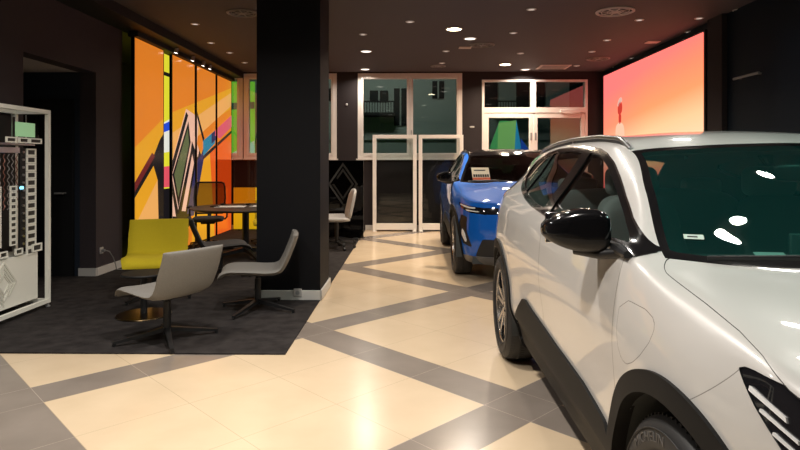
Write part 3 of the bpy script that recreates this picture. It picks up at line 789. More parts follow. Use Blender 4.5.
# right wall and pilaster, wall behind the camera
s = MB(); s.box((XR + .1, 4.6, ZC / 2), (.2, 15.6, ZC)); struct(s, 'wall_right', M['wall_navy'])
s = MB(); s.box((XR - .03, 7.74, ZC / 2), (.08, .36, ZC)); struct(s, 'trim_2', M['wall_dark'])
s = MB(); s.box((XR - .06, 5.2, ZC / 2), (.14, 2.3, ZC)); struct(s, 'trim_3', M['wall_navy'])
s = MB(); s.box((0, -3.1, ZC / 2), (8.2, .2, ZC)); struct(s, 'wall_front', M['wall_dark'])
# pillar
s = MB(); s.box((-1.225, 6.32, ZC / 2), (.65, .65, ZC)); struct(s, 'pillar', M['pillar'])
s = MB()
for c, d in (((-1.225, 5.985, .055), (.69, .02, .10)), ((-.89, 6.32, .055), (.02, .69, .10)), ((-1.56, 6.32, .055), (.02, .69, .10)), ((-1.225, 6.655, .055), (.69, .02, .10))): s.box(c, d, bev=.004)
struct(s, 'baseboard_pillar', M['skirting'])
# skirtings
s = MB(); s.box((XL + .01, (O1 + 7.86) / 2, .055), (.02, 7.86 - O1, .10)); s.box((XL - .1, O1 - .01, .055), (.22, .02, .10)); s.box((XL + .01, (O0 - 3) / 2, .055), (.02, O0 + 3, .10)); struct(s, 'baseboard_left', M['skirting'])
s = MB(); s.box((-2.35, YB - .01, .055), (2.7, .02, .10)); s.box((.2, YB - .012, .055), (2.2, .024, .10)); struct(s, 'baseboard_back', M['skirting'])

# windows in the back wall
def window(name, x0, x1, n_handles=True):
    yf = YB + .05
    f = MB(); t = .055; cx = (x0 + x1) / 2
    f.box((x0 + t / 2, yf, (ZS + ZT) / 2), (t, .12, ZT - ZS)); f.box((x1 - t / 2, yf, (ZS + ZT) / 2), (t, .12, ZT - ZS))
    f.box((cx, yf, ZT - t / 2), (x1 - x0 - 2 * t, .12, t)); f.box((cx, yf, ZS + t / 2), (x1 - x0 - 2 * t, .12, t))
    w = struct(f, name, M['window_frame'])
    for a, b in ((x0 + t, cx - .003), (cx + .003, x1 - t)):
        q = MB(); u = .062
        for c, d in ((((a + u / 2), yf - .03, (ZS + ZT) / 2), (u, .09, ZT - ZS - 2 * t)), ((b - u / 2, yf - .03, (ZS + ZT) / 2), (u, .09, ZT - ZS - 2 * t)), (((a + b) / 2, yf - .03, ZT - t - u / 2), (b - a - 2 * u, .09, u)), (((a + b) / 2, yf - .03, ZS + t + u / 2), (b - a - 2 * u, .09, u))): q.box(c, d, bev=.006)
        sa = q.build('sash', M['window_frame'], w)
        g = MB(); g.box(((a + b) / 2, yf - .02, (ZS + ZT) / 2), (b - a - 2 * u + .01, .012, ZT - ZS - 2 * t - 2 * u + .01)); g.build('pane', M['window_glass'], sa)
    h = MB(); h.box((cx + .03, yf - .085, 2.05), (.025, .02, .07), bev=.004); h.beam((cx + .03, yf - .105, 2.05), (cx + .03, yf - .105, 1.94), .018, .014); h.build('window_handle', M['white_plastic'], w)
    sl = MB(); sl.box((cx, YB - .02, ZS - .015), (x1 - x0 + .06, .10, .03), bev=.005); sl.build('window_sill', M['window_frame'], w)
    return w
window('window_1', *W1); window('window_2', *W2); window('window_3', *W0)
# glazed double door with transom
x0, x1 = DR; yf = YB + .05; mx = (530 - 408.6) * YB / 590; mx = 2.59
f = MB()
for xa, xb in ((x0, x0 + .05), (x1 - .05, x1)): f.box(((xa + xb) / 2, yf, ZD / 2), (xb - xa, .14, ZD))
f.box(((x0 + x1) / 2, yf, ZD - .02), (x1 - x0 - .1, .14, .04)); f.box((mx, yf, (2.55 + ZD) / 2 - .02), (.11, .13, ZD - 2.55 - .04))
f.box(((x0 + x1) / 2, yf, 2.50), (x1 - x0 - .1, .14, .11))
d = struct(f, 'door_1', M['window_frame'])
for a, b in ((x0 + .05, mx - .055), (mx + .055, x1 - .05)):
    g = MB(); g.box(((a + b) / 2, yf, (2.55 + ZD) / 2 - .02), (b - a, .012, ZD - 2.55 - .03)); g.build('transom_pane', M['window_glass'], d)
for k, (a, b) in enumerate(((x0 + .053, mx - .003), (mx + .003, x1 - .053))):
    q = MB(); u = .085
    q.box((a + u / 2, yf - .02, 1.22), (u, .08, 2.43), bev=.006); q.box((b - u / 2, yf - .02, 1.22), (u, .08, 2.43), bev=.006)
    q.box(((a + b) / 2, yf - .02, 2.385), (b - a - 2 * u, .08, .10), bev=.006); q.box(((a + b) / 2, yf - .02, .13), (b - a - 2 * u, .08, .25), bev=.006)
    lf = q.build('door_leaf', M['window_frame'], d)
    g = MB(); g.box(((a + b) / 2, yf - .02, 1.295), (b - a - 2 * u + .01, .014, 2.09)); g.build('pane', M['window_glass'], lf)
    h = MB(); xx = b - u / 2 if k == 0 else a + u / 2
    h.box((xx, yf - .065, 1.95), (.035, .012, .16), bev=.003); h.build('door_plate', M['grey_plastic'], lf)
h = MB(); h.box((3.35, yf - .085, 2.47), (.42, .06, .065), bev=.006); h.beam((3.2, yf - .12, 2.44), (3.45, yf - .10, 2.42), .02, .02); h.build('door_closer', M['window_frame'], d)

# ------------------------------------------------------------------ LED screen on the right wall
def screen_material():
    m = bpy.data.materials.new('led_picture'); m.use_nodes = True; nt = m.node_tree; nt.nodes.clear(); L = nt.links.new
    out = nt.nodes.new('ShaderNodeOutputMaterial'); e = nt.nodes.new('ShaderNodeEmission')
    ge = nt.nodes.new('ShaderNodeNewGeometry'); sp = nt.nodes.new('ShaderNodeSeparateXYZ'); L(ge.outputs['Position'], sp.inputs[0])
    def rng(o, a, b):
        n = nt.nodes.new('ShaderNodeMapRange'); n.inputs[1].default_value = a; n.inputs[2].default_value = b; L(o, n.inputs[0]); return n.outputs[0]
    yy = rng(sp.outputs[1], 12.2, 8.0); zz = rng(sp.outputs[2], .5, 3.2)
    r = nt.nodes.new('ShaderNodeValToRGB'); cr = r.color_ramp
    cr.elements[0].position = 0; cr.elements[0].color = (.75, .05, .045, 1)
    cr.elements[1].position = 1; cr.elements[1].color = (1.0, .185, .155, 1)
    for p, c in ((.30, (.85, .075, .06)), (.42, (.95, .30, .14)), (.50, (1, .56, .33)), (.60, (1, .50, .26)), (.74, (1, .29, .12)), (.88, (1, .23, .125))):
        k = cr.elements.new(p); k.color = (*c, 1)
    # the bright band sinks towards the far end
    n = nt.nodes.new('ShaderNodeMath'); n.operation = 'MULTIPLY_ADD'; L(yy, n.inputs[0]); n.inputs[1].default_value = -.16; 
    n2 = nt.nodes.new('ShaderNodeMath'); n2.operation = 'ADD'; L(n.outputs[0], n2.inputs[0]); L(zz, n.inputs[2]); n2.inputs[1].default_value = .16
    L(n2.outputs[0], r.inputs[0])
    pk = nt.nodes.new('ShaderNodeMix'); pk.data_type = 'RGBA'; pk.inputs[7].default_value = (1, .15, .17, 1)
    w = nt.nodes.new('ShaderNodeMath'); w.operation = 'MULTIPLY'; L(rng(sp.outputs[1], 9.9, 12.2), w.inputs[0]); w.inputs[1].default_value = .42
    L(w.outputs[0], pk.inputs[0]); L(r.outputs[0], pk.inputs[6])
    L(pk.outputs[2], e.inputs[0]); e.inputs[1].default_value = SCREEN_E
    L(e.outputs[0], out.inputs[0])
    return m
SCREEN_E = 1.35
sc = empty('led_screen', (4.0, 10.07, .5)); tag(sc, 'huge wall-mounted screen glowing pink and orange beside the glazed door', 'screen')
def rel(mb, name, m, root, **k):
    o = mb.build(name, m, None, **k); o.parent = root; o.matrix_parent_inverse = Matrix.Translation(root.location).inverted() if root.rotation_euler.z == 0 else root.matrix_world.inverted(); return o
b = MB(); b.box((4.02, 10.07, 1.84), (.06, 4.14, 2.72)); rel(b, 'housing', M['black'], sc)
b = MB(); b.box((3.985, 10.07, 1.84), (.012, 4.06, 2.66)); pic = rel(b, 'display', screen_material(), sc)
# the small figure shown on the picture, flat like the picture itself
g = MB()
def flat(poly, m): g.prism([(p[0], p[1]) for p in poly], (3.979, 11.17, 1.83), (0, -1.4, 0), (0, 0, .81), (-.002, 0, 0), m)
flat(smooth_poly([(-.16, .0), (-.17, .32), (-.05, .42), (.07, .40), (.16, .30), (.17, .0)], 2), 0)
flat(smooth_poly([(-.045, .38), (-.05, .62), (.05, .62), (.045, .38)], 1), 1)
flat(smooth_poly([(-.07, .58), (-.09, .80), (.0, .92), (.09, .84), (.08, .62)], 2), 1)
flat(smooth_poly([(-.10, .76), (-.08, .92), (.04, 1.02), (.10, .90), (.02, .86)], 2), 2)
rel(g, 'picture_figure', [emit_mat('figure_top', (1, .62, .42), 1.0), emit_mat('figure_skin', (.75, .06, .04), .9), emit_mat('figure_hair', (.9, .55, .45), .9)], sc)

# ------------------------------------------------------------------ sliding graphic panels on the left
PX = -3.72
orange = [mat('panel_orange_a', (.62, .20, .02), .18, emit=(.82, .235, .018), estr=1), mat('panel_orange_b', (.75, .30, .05), .18, emit=(.86, .36, .06), estr=1)]
ART = {}
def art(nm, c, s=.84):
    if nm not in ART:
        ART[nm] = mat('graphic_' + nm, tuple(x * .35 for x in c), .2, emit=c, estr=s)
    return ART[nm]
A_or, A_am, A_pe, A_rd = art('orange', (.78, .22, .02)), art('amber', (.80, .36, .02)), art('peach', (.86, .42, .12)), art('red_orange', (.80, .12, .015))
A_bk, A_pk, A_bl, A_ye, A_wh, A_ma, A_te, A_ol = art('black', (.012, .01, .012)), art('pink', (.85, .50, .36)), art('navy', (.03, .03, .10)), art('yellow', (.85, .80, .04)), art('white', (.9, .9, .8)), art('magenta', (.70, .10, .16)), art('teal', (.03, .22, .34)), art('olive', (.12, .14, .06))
ZB, ZTOP = .015, 3.10
def clip_poly(poly, y0, y1, z0, z1):
    def cl(P, k, v, keep):
        R = []
        for i in range(len(P)):
            a, b = P[i - 1], P[i]; ia, ib = keep(a[k], v), keep(b[k], v)
            if ia != ib:
                t = (v - a[k]) / (b[k] - a[k]); R.append(tuple(a[j] + (b[j] - a[j]) * t for j in (0, 1)))
            if ib: R.append(b)
        return R
    for k, v, kp in ((0, y0, lambda a, v: a >= v), (0, y1, lambda a, v: a <= v), (1, z0, lambda a, v: a >= v), (1, z1, lambda a, v: a <= v)):
        if len(poly) < 3: return []
        poly = cl(poly, k, v, kp)
    return poly
# artwork drawn once over the whole run of panels: (material, polygon in depth y and height z)
ARTWORK = [
 (A_or, [(7.0, 0), (13, 0), (13, 3.2), (7.0, 3.2)]),
 (A_am, [(7.8, 1.55), (9.0, 2.15), (12.6, 3.05), (12.6, 2.65), (9.0, 1.55), (7.8, .9)]),
 (A_pe, [(8.9, 1.78), (12.6, 2.98), (12.6, 2.72), (8.9, 1.35)]),
 (A_am, [(7.8, 0), (7.8, .95), (9.2, 1.75), (9.2, 0)]),
 (A_pe, [(7.8, 0), (7.8, .45), (8.7, 1.2), (8.7, 0)]),
 (A_bk, [(7.8, .84), (7.8, .93), (8.5, 1.50), (8.72, 1.75), (9.0, 1.95), (9.0, 0), (8.70, 0), (8.64, 1.15), (8.5, 1.36)]),
 (art('maroon', (.16, .02, .02)), [(7.8, .92), (7.8, 1.05), (8.45, 1.55), (8.55, 1.5)]),
 (A_rd, [(10.0, 0), (10.9, 1.6), (12.6, 2.2), (12.6, 0)]),
 (A_am, [(10.0, 0), (10.2, 1.55), (10.9, 1.7), (11.2, 0)]),
 (A_pk, [(8.95, 1.1), (9.75, 2.3), (10.35, 2.2), (10.0, .5), (9.3, .35), (8.95, .5)]),
 (A_bk, [(9.05, 1.25), (9.75, 2.25), (9.84, 2.2), (9.15, 1.2), (9.42, .62), (9.33, .52)]),
 (A_bk, [(9.18, 1.22), (9.85, 2.1), (9.95, 1.75), (9.42, .68)]),
 (A_ol, [(9.25, 1.22), (9.82, 1.98), (9.88, 1.72), (9.42, .85)]),
 (A_bk, [(9.35, .55), (9.95, 1.6), (10.05, 1.9), (10.45, 1.55), (9.9, .35), (9.6, .2)]),
 (A_pk, [(9.55, .62), (10.02, 1.55), (10.1, 1.4), (9.72, .6)]),
 (A_bl, [(9.75, .5), (10.2, 1.42), (10.45, 1.55), (10.75, 1.85), (10.6, 1.5), (10.1, .5)]),
 (A_bk, [(9.75, .3), (9.3, .15), (8.95, .1), (8.95, .6), (9.3, .55), (9.9, .55)]),
 (A_pk, [(9.98, 2.05), (10.35, 1.62), (10.28, 1.5), (9.98, 1.8)]),
 (A_bk, [(10.12, 2.38), (10.16, 2.42), (10.62, 1.84), (10.55, 1.78)]),
 (A_te, [(10.55, 1.80), (11.2, 2.02), (11.2, 1.78), (10.55, 1.52)]),
 (A_bl, [(11.0, 1.95), (11.6, 2.16), (11.6, 1.98), (11.0, 1.76)]),
 (A_ma, [(11.2, 2.02), (12.6, 2.52), (12.6, 2.28), (11.5, 1.88), (11.2, 1.92)]),
 (A_bk, [(10.55, 1.53), (12.6, 2.20), (12.6, 2.14), (10.55, 1.46)]),
]
panels = [(7.90, 8.86), (9.17, 10.16), (10.24, 11.26), (11.34, 12.26)]
plab = ['orange graphic panel nearest the dark wall, mostly plain with amber wedges below', 'orange graphic panel carrying the large black and pink striped diamond, behind the charcoal chair', 'orange graphic panel with a black arm reaching up to a teal bar', 'orange graphic panel at the window end with a magenta bar across it']
for (y0, y1), lb in zip(panels, plab):
    r = empty('graphic_panel', (PX, (y0 + y1) / 2, .03)); tag(r, lb, 'panel', 'sliding graphic panels')
    b = MB(); b.box((PX, (y0 + y1) / 2, (ZB + ZTOP) / 2), (.04, y1 - y0, ZTOP - ZB), bev=.004); rel(b, 'board', M['black'], r)
    b = MB()
    for yy in (y0 + .006, y1 - .006): b.box((PX + .002, yy, (ZB + ZTOP) / 2), (.046, .012, ZTOP - ZB))
    rel(b, 'edge_profile', M['black'], r)
    b = MB(); mats = []; lay = 0
    for m_, pl in ARTWORK:
        q = clip_poly(pl, y0 + .013, y1 - .013, ZB + .003, ZTOP - .003); lay += 1
        if len(q) < 3: continue
        if m_ not in mats: mats.append(m_)
        b.add([(PX + .0205 + .0004 * lay, p[0], p[1]) for p in q], [tuple(range(len(q)))], mats.index(m_))
    if mats: 
        o = rel(b, 'printed_graphic', mats, r, fix=False)
# bright board seen through the gap, running on behind the others
r = empty('light_board', (PX - .09, 9.0, .03)); tag(r, 'bright yellow light board in the gap between the first two orange panels', 'panel')
b = MB(); b.box((PX - .09, 9.0, 1.56), (.03, .9, 3.08)); rel(b, 'board', A_ye, r)
b = MB(); X0 = PX - .0745
lays = [(A_wh, [(8.5, 1.85), (9.5, 2.15), (9.5, 1.6), (8.5, 1.5)]), (art('blue', (.02, .08, .75)), [(8.80, 1.62), (8.86, 1.62), (9.0, 1.98), (9.3, 2.06), (9.3, 1.92), (9.02, 1.86), (8.9, 1.6)]), (A_ma, [(8.78, 2.2), (8.81, 2.24), (9.02, 1.98), (8.98, 1.94)]), (A_ye, [(8.5, 1.5), (9.5, 1.5), (9.5, 1.0), (8.5, 1.0)]),
        (art('rose', (.85, .10, .14)), [(8.5, 1.32), (9.5, 1.36), (9.5, 1.02), (8.5, 1.02)]), (A_bk, [(8.5, 1.0), (9.5, 1.0), (9.5, .14), (8.5, .14)]), (A_bk, [(8.5, 2.82), (9.5, 2.82), (9.5, 2.76), (8.5, 2.76)]), (art('lime', (.45, .55, .2)), [(8.82, .95), (9.06, .95), (9.06, .55), (8.82, .55)])]
mats = []
for i, (m_, pl) in enumerate(lays):
    if m_ not in mats: mats.append(m_)
    b.add([(X0 + .0006 * (i + 1), p[0], p[1]) for p in clip_poly(pl, 8.56, 9.44, .15, 3.09)], [tuple(range(len(clip_poly(pl, 8.56, 9.44, .15, 3.09))))], mats.index(m_))
rel(b, 'printed_graphic', mats, r, fix=False)
# top rail with little spots
r = empty('panel_track', (PX, 10.1, 3.12)); tag(r, 'black ceiling track above the orange panels with small spot lamps', 'track')
b = MB(); b.box((PX + .01, 10.09, 3.14), (.14, 4.4, .07)); rel(b, 'rail', M['black'], r)
for yy in (9.05, 9.75, 10.25, 10.6):
    b = MB(); b.cyl((PX + .15, yy, 3.235), (PX + .15, yy, 3.17), .02, 14); b.cyl((PX + .15, yy, 3.172), (PX + .13, yy, 3.10), .026, 14, 0, .03); rel(b, 'spot_lamp', M['grey_plastic'], r)
    b = MB(); b.cyl((PX + .1299, yy, 3.0995), (PX + .128, yy, 3.094), .024, 14); o = rel(b, 'lamp_lens', emit_mat('spot_lens', (1, .95, .85), 5), r)

# yellow low panel and green banner at the far left
r = empty('low_partition', (-2.9, 12.2, .01)); tag(r, 'yellow low board under the left window behind the round table', 'board')
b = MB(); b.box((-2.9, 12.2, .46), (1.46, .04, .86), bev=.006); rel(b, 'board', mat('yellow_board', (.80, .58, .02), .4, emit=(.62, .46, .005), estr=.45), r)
for x in (-3.5, -2.3):
    b = MB(); b.box((x, 12.2, .02), (.05, .16, .02)); rel(b, 'foot', M['black'], r)
# ------------------------------------------------------------------ white framed stands before the back windows
def frame_stand(x0, x1, label):
    r = empty('frame_stand', ((x0 + x1) / 2, 12.08, 0)); tag(r, label, 'frame', 'white framed stands')
    w = x1 - x0; b = MB(); t = .075; h = 1.975
    b.box((-w / 2 + t / 2, 0, h / 2), (t, .09, h), bev=.004); b.box((w / 2 - t / 2, 0, h / 2), (t, .09, h), bev=.004)
    b.box((0, 0, h - t / 2), (w - 2 * t, .09, t), bev=.004); b.box((0, 0, .10), (w - 2 * t, .09, .13), bev=.004)
    b.build('frame', M['white_frame'], r)
    g = MB(); g.box((0, 0, .165 + (h - t - .165) / 2), (w - 2 * t + .01, .012, h - t - .165)); g.build('pane', M['clear_glass'], r)
    for e in (-1, 1):
        b = MB(); b.box((e * (w / 2 - .05), 0, .012), (.07, .26, .022), bev=.004); b.build('foot', M['white_frame'], r)
    return r
frame_stand(-.735, .165, 'white framed glass stand nearest the dark logo screen')
frame_stand(.205, 1.115, 'white framed glass stand beside the blue car')

# low dark glass screen carrying the diamond emblem
r = empty('glass_screen', (-1.4, 10.6, .01)); tag(r, 'low dark glass screen printed with a large grey diamond emblem', 'partition')
M['smoked'] = glass_mat('smoked_glass', (.16, .16, .16), ior=1.5)
b = MB(); b.box((-1.4, 10.6, .745), (1.18, .016, 1.40)); rel(b, 'smoked_pane', M['smoked'], r)
for x in (-1.85, -.95):
    b = MB(); b.box((x, 10.6, .03), (.10, .08, .05), bev=.006); rel(b, 'clamp_foot', M['plastic_black'], r)
def emblem(cx, cz, w, h, band):
    """two interlocking open diamonds"""
    out = []
    def ring(k, gaps):
        V = [(0, h / 2 * k), (w / 2 * k, 0), (0, -h / 2 * k), (-w / 2 * k, 0)]; ki = k - 2 * band / w
        U = [(x * ki / k, z * ki / k) for x, z in V]
        for i in range(4):
            t0, t1 = gaps.get(i, (0, 1)); j = (i + 1) % 4
            L = lambda a, b_, t: Vector((a[0] + (b_[0] - a[0]) * t, a[1] + (b_[1] - a[1]) * t))
            out.append([L(V[i], V[j], t0), L(V[i], V[j], t1), L(U[i], U[j], t1), L(U[i], U[j], t0)])
    ring(1.0, {1: (0, .62)}); ring(1.0 - 3.4 * band / w, {3: (.38, 1)})
    return out
b = MB()
for q in emblem(0, 0, .54, .78, .042):
    b.prism([(p.x, p.y) for p in q], (-1.18, 10.59, 1.02), (1, 0, 0), (0, 0, 1), (0, -.002, 0))
rel(b, 'emblem', mat('emblem_grey', (.020, .019, .018), .8, spec=.05), r)

# ------------------------------------------------------------------ lounge chairs
def shell_chair(fabric, label, loc, rz, group, base='star'):
    """swivel shell chair facing -Y in its own frame"""
    r = empty('lounge_chair', loc, rz); tag(r, label, 'chair', group)
    prof = [(-.34, .355, .215), (-.30, .405, .235), (-.22, .418, .25), (-.10, .412, .26), (.02, .402, .262), (.11, .402, .262), (.175, .43, .262), (.215, .50, .262), (.25, .59, .266), (.285, .69, .262), (.305, .76, .262), (.308, .785, .258)]
    prof = [(a, b * .935 - .005, c) for a, b, c in prof]
    prof = [(a * 1.06, b, c * 1.06) for a, b, c in prof]
    t = np.arange(len(prof)); T = np.linspace(0, len(prof) - 1, 45); pr = makima(t, np.array(prof), T)
    n = len(pr); m = 21; th = .05
    tan = np.gradient(pr[:, :2], axis=0); tan /= np.linalg.norm(tan, axis=1, keepdims=True)
    nor = np.c_[-tan[:, 1], tan[:, 0]]                       # towards the sitter
    if nor[5, 1] < 0: nor = -nor
    b = MB(); V = []
    for side in (0, 1):
        for i in range(n):
            y, z, w = pr[i]
            for k in range(m):
                u = -1 + 2 * k / (m - 1)
                seat = 1 - min(1, max(0, (i / (n - 1) - .45) / .2))
                curve = (.018 * (1 - seat) + .020 * seat) * abs(u) ** 2.2 
                edge = (1 - abs(u) ** 10) * (1 - abs(2 * i / (n - 1) - 1) ** 24)
                off = curve + (th / 2 * edge * (1 if side else -1))
                V.append((u * w, y + nor[i, 0] * off, z + nor[i, 1] * off))
    F = []; N = n * m
    for i in range(n - 1):
        for k in range(m - 1):
            a = i * m + k
            F.append((a, a + 1, a + m + 1, a + m)); F.append((N + a, N + a + m, N + a + m + 1, N + a + 1))
    rim = [i * m for i in range(n)] + [(n - 1) * m + k for k in range(1, m)] + [i * m + m - 1 for i in range(n - 2, -1, -1)] + [k for k in range(m - 2, 0, -1)]
    for a, c in zip(rim, rim[1:] + rim[:1]): F.append((a, c, N + c, N + a))
    b.add(V, F, 0, True)
    b.build('seat_shell', fabric, r, angle=70)
    c = MB(); c.cyl((0, -.03, .36), (0, -.03, .06), .021, 16); c.cyl((0, -.03, .30), (0, -.03, .05), .030, 16); c.box((0, -.03, .348), (.24, .30, .02), bev=.006)
    c.build('column', M['plastic_black'], r)
    if base == 'star':
        for k in range(4):
            a = PI / 4 + .25 + k * PI / 2; q = MB()
            q.beam((.02 * math.cos(a), -.03 + .02 * math.sin(a), .085), (.39 * math.cos(a), -.03 + .39 * math.sin(a), .026), .045, .034, 0, .026, .018)
            q.cyl((.38 * math.cos(a), -.03 + .38 * math.sin(a), .02), (.38 * math.cos(a), -.03 + .38 * math.sin(a), .002), .014, 10)
            q.build('leg', M['plastic_black'], r)
    else:
        q = MB(); q.lathe([(0, .002), (.235, .002), (.24, .008), (.235, .014), (.04, .024), (0, .024)], 40, 0, c=(0, -.03, 0)); q.build('base_plate', M['brass'], r)
    return r
G = 'shell chairs in the lounge corner'
FZ = .01
shell_chair(M['fabric_grey'], 'grey shell chair nearest the camera, back turned, at the carpet edge', (-1.875, 4.60, FZ), math.radians(-121), G).scale = (1.0, .96, 1.02)
shell_chair(M['fabric_grey'], 'grey shell chair seen side-on in front of the dark pillar', (-1.40, 5.58, FZ), math.radians(-78), G)
shell_chair(M['fabric_yellow'], 'mustard yellow shell chair beside the first orange panel', (-2.655, 6.15, FZ), math.radians(16), G).scale = (1.09, 1.06, 1.06)
shell_chair(M['fabric_dark'], 'charcoal shell chair just behind the mustard yellow one', (-2.34, 7.2, FZ), math.radians(114), G)
shell_chair(M['fabric_yellow'], 'shell chair on the far side of the round table beside the yellow board', (-2.42, 10.25, FZ), math.radians(8), G)
# round pedestal with a shiny disc foot
r = empty('side_table', (-2.42, 5.36, FZ)); tag(r, 'small dark pedestal table with a shiny round foot behind the nearest grey chair', 'table')
b = MB(); b.lathe([(0, 0), (.235, 0), (.24, .006), (.235, .012), (.04, .02), (0, .02)], 44); b.build('base_plate', M['brass'], r)
b = MB(); b.cyl((0, 0, .015), (0, 0, .37), .030, 20); b.build('column', M['plastic_black'], r)
b = MB(); b.lathe([(0, .368), (.19, .368), (.195, .374), (.195, .382), (.19, .388), (0, .388)], 44); b.build('tabletop', M['black'], r)

# round meeting table
TX, TY = -2.44, 8.8
r = empty('round_table', (TX, TY, FZ)); tag(r, 'large round table with dark top and black star base', 'table')
b = MB(); b.lathe([(0, .70), (.74, .70), (.79, .715), (.80, .726), (.79, .735), (0, .735)], 64); b.build('tabletop', M['wood_dark'], r)
b = MB(); b.cyl((0, 0, .70), (0, 0, .08), .05, 24); b.lathe([(0, .70), (.22, .70), (.22, .69), (.05, .65)], 30); b.build('column', M['plastic_black'], r)
for k in range(4):
    a = k * PI / 2 + .6; q = MB(); q.beam((.03 * math.cos(a), .03 * math.sin(a), .10), (.52 * math.cos(a), .52 * math.sin(a), .022), .07, .06, 0, .04, .03); q.build('leg', M['plastic_black'], r)
zt = FZ + .735
def paper(x, y, rz, w, d, label):
    b = MB(); b.box((0, 0, .003), (w, d, .006)); o = b.build('paper_stack', M['paper'], None); o.location = (x, y, zt); o.rotation_euler = (0, 0, rz); tag(o, label, 'paper')
paper(TX - .22, TY - .02, .1, .42, .30, 'white papers spread on the left of the round table')
paper(TX + .22, TY + .05, -.15, .30, .21, 'white sheet on the round table, beside the pillar')
b = MB(); b.tube([(0, 0, .008), (.07, .01, .012), (.14, 0, .008)], .008, 8); o = b.build('pen', M['black'], None); o.location = (TX - .50, TY - .1, zt); tag(o, 'black pen lying by the papers on the round table', 'pen')
# clear divider standing on the table
r = empty('table_divider', (TX - .28, TY + .45, zt)); tag(r, 'clear acrylic divider standing on the round table before the orange panels', 'divider')
b = MB(); b.box((0, 0, .36), (.62, .008, .70), bev=.002); b.build('acrylic_pane', glass_mat('acrylic', (.80, .62, .55), ior=1.4), r)
for x in (-.2, .2):
    b = MB(); b.box((x, 0, .01), (.05, .12, .02), bev=.003); b.build('foot', M['plastic_black'], r)

# mesh-backed office chair at the table
def caster_base(r, m, R=.30, z0=.0):
    for k in range(5):
        a = 2 * PI * k / 5 + .3; q = MB(); c, s = math.cos(a), math.sin(a)
        q.beam((.03 * c, .03 * s, .115), (R * c, R * s, .075), .045, .035, 0, .028, .022); lg = q.build('leg', m, r)
        w = MB(); w.cyl((R * c - .018 * s, R * s + .018 * c, .028), (R * c + .018 * s, R * s - .018 * c, .028), .028, 14); w.cyl((R * c, R * s, .03), (R * c, R * s, .075), .01, 8); w.build('caster', M['plastic_black'], lg)
r = empty('office_chair', (-3.28, 9.62, FZ), math.radians(14)); tag(r, 'black office chair with see-through mesh back at the round table', 'chair')
caster_base(r, M['plastic_black'])
b = MB(); b.cyl((0, 0, .10), (0, 0, .42), .028, 16); b.box((0, 0, .42), (.22, .24, .04), bev=.01); b.build('column', M['plastic_black'], r)
b = MB(); superell(b, (0, -.02, .475), (.49, .48, .085), (.5, .4), (0, 0)); b.build('seat', M['fabric_dark'], r)
b = MB(); b.tube([(-.21, .21, .55), (-.235, .235, .62), (-.25, .27, .80), (-.24, .30, .99), (-.225, .305, 1.045), (-.18, .308, 1.065), (.18, .308, 1.065), (.225, .305, 1.045), (.24, .30, .99), (.25, .27, .80), (.235, .235, .62), (.21, .21, .55)], .014, 10, closed=True); b.beam((0, .18, .46), (0, .22, .56), .06, .03); b.build('back_frame', M['plastic_black'], r)
b = MB()
for i in range(12):
    x0, x1 = -.235 + .47 * i / 12, -.235 + .47 * (i + 1) / 12
    for z0, z1, y0, y1 in ((.55, .80, .215, .27), (.80, 1.06, .27, .305)):
        b.add([(x0, y0, z0), (x1, y0, z0), (x1, y1, z1), (x0, y1, z1)], [(0, 1, 2, 3)], 0, True)
b.build('mesh_back', glass_mat('black_mesh', (.27, .24, .23), rough=.5, refl=.3), r)
for e in (-1, 1):
    b = MB(); b.tube([(e * .25, .02, .46), (e * .29, .02, .50), (e * .295, .02, .66)], .014, 8); b.box((e * .295, -.01, .675), (.07, .25, .03), bev=.01); b.build('armrest', M['plastic_black'], r)

# pale task chairs by the glass screen
def task_chair(loc, rz, label):
    r = empty('task_chair', loc, rz); tag(r, label, 'chair', 'pale task chairs by the glass screen')
    caster_base(r, M['plastic_black'], .29)
    b = MB(); b.cyl((0, 0, .10), (0, 0, .44), .025, 14); b.build('column', M['plastic_black'], r)
    b = MB(); superell(b, (0, -.02, .47), (.47, .46, .07), (.55, .45), (0, 0), warp=lambda p: (p.x, p.y, p.z + .35 * p.x * p.x)); b.build('seat', M['white_plastic'], r)
    b = MB(); superell(b, (0, .25, .72), (.45, .06, .46), (.45, .4), (0, 0), warp=lambda p: (p.x * (1 - .25 * (p.z + .0)), p.y + p.z * .22 - .6 * p.x * p.x, p.z)); b.beam((0, .16, .45), (0, .22, .58), .10, .03); b.build('backrest', M['white_plastic'], r)
    return r
task_chair((-1.17, 9.55, FZ), math.radians(-75), 'pale task chair nearer the pillar, only its seat edge showing')
task_chair((-1.22, 10.05, FZ), math.radians(-78), 'pale task chair with its whole back showing beside the glass screen')
task_chair((-1.28, 11.3, FZ), math.radians(-80), 'pale task chair behind the dark glass screen')

# ------------------------------------------------------------------ display case with sample chains (far left)
r = empty('display_case', (-3.62, 4.9, FZ)); tag(r, 'tall white-framed display case with a white plinth and rows of sample frames', 'display case')
Y0, Y1, XA, XB = 3.95, 5.68, -3.83, -3.475
t = .036; HB = 1.91
b = MB()
for x in (XA + t / 2, XB - t / 2):
    for y in (Y0 + t / 2, Y1 - t / 2): b.box((x, y, (.05 + HB) / 2), (t, t, HB - .05))
    for z in (.07, HB - t / 2): b.box((x, (Y0 + Y1) / 2, z), (t, Y1 - Y0 - 2 * t, t))
for y in (Y0 + t / 2, Y1 - t / 2):
    for z in (.07, HB - t / 2): b.box(((XA + XB) / 2, y, z), (XB - XA - 2 * t, t, t))
rel(b, 'frame', M['display_white'], r)
for x in (XA + t / 2, XB - t / 2):
    for y in (Y0 + t / 2, Y1 - t / 2):
        b = MB(); b.cyl((x, y, .012), (x, y, .05), .012, 12); b.cyl((x, y, .012), (x, y, .022), .022, 12); rel(b, 'foot', M['grey_plastic'], r)
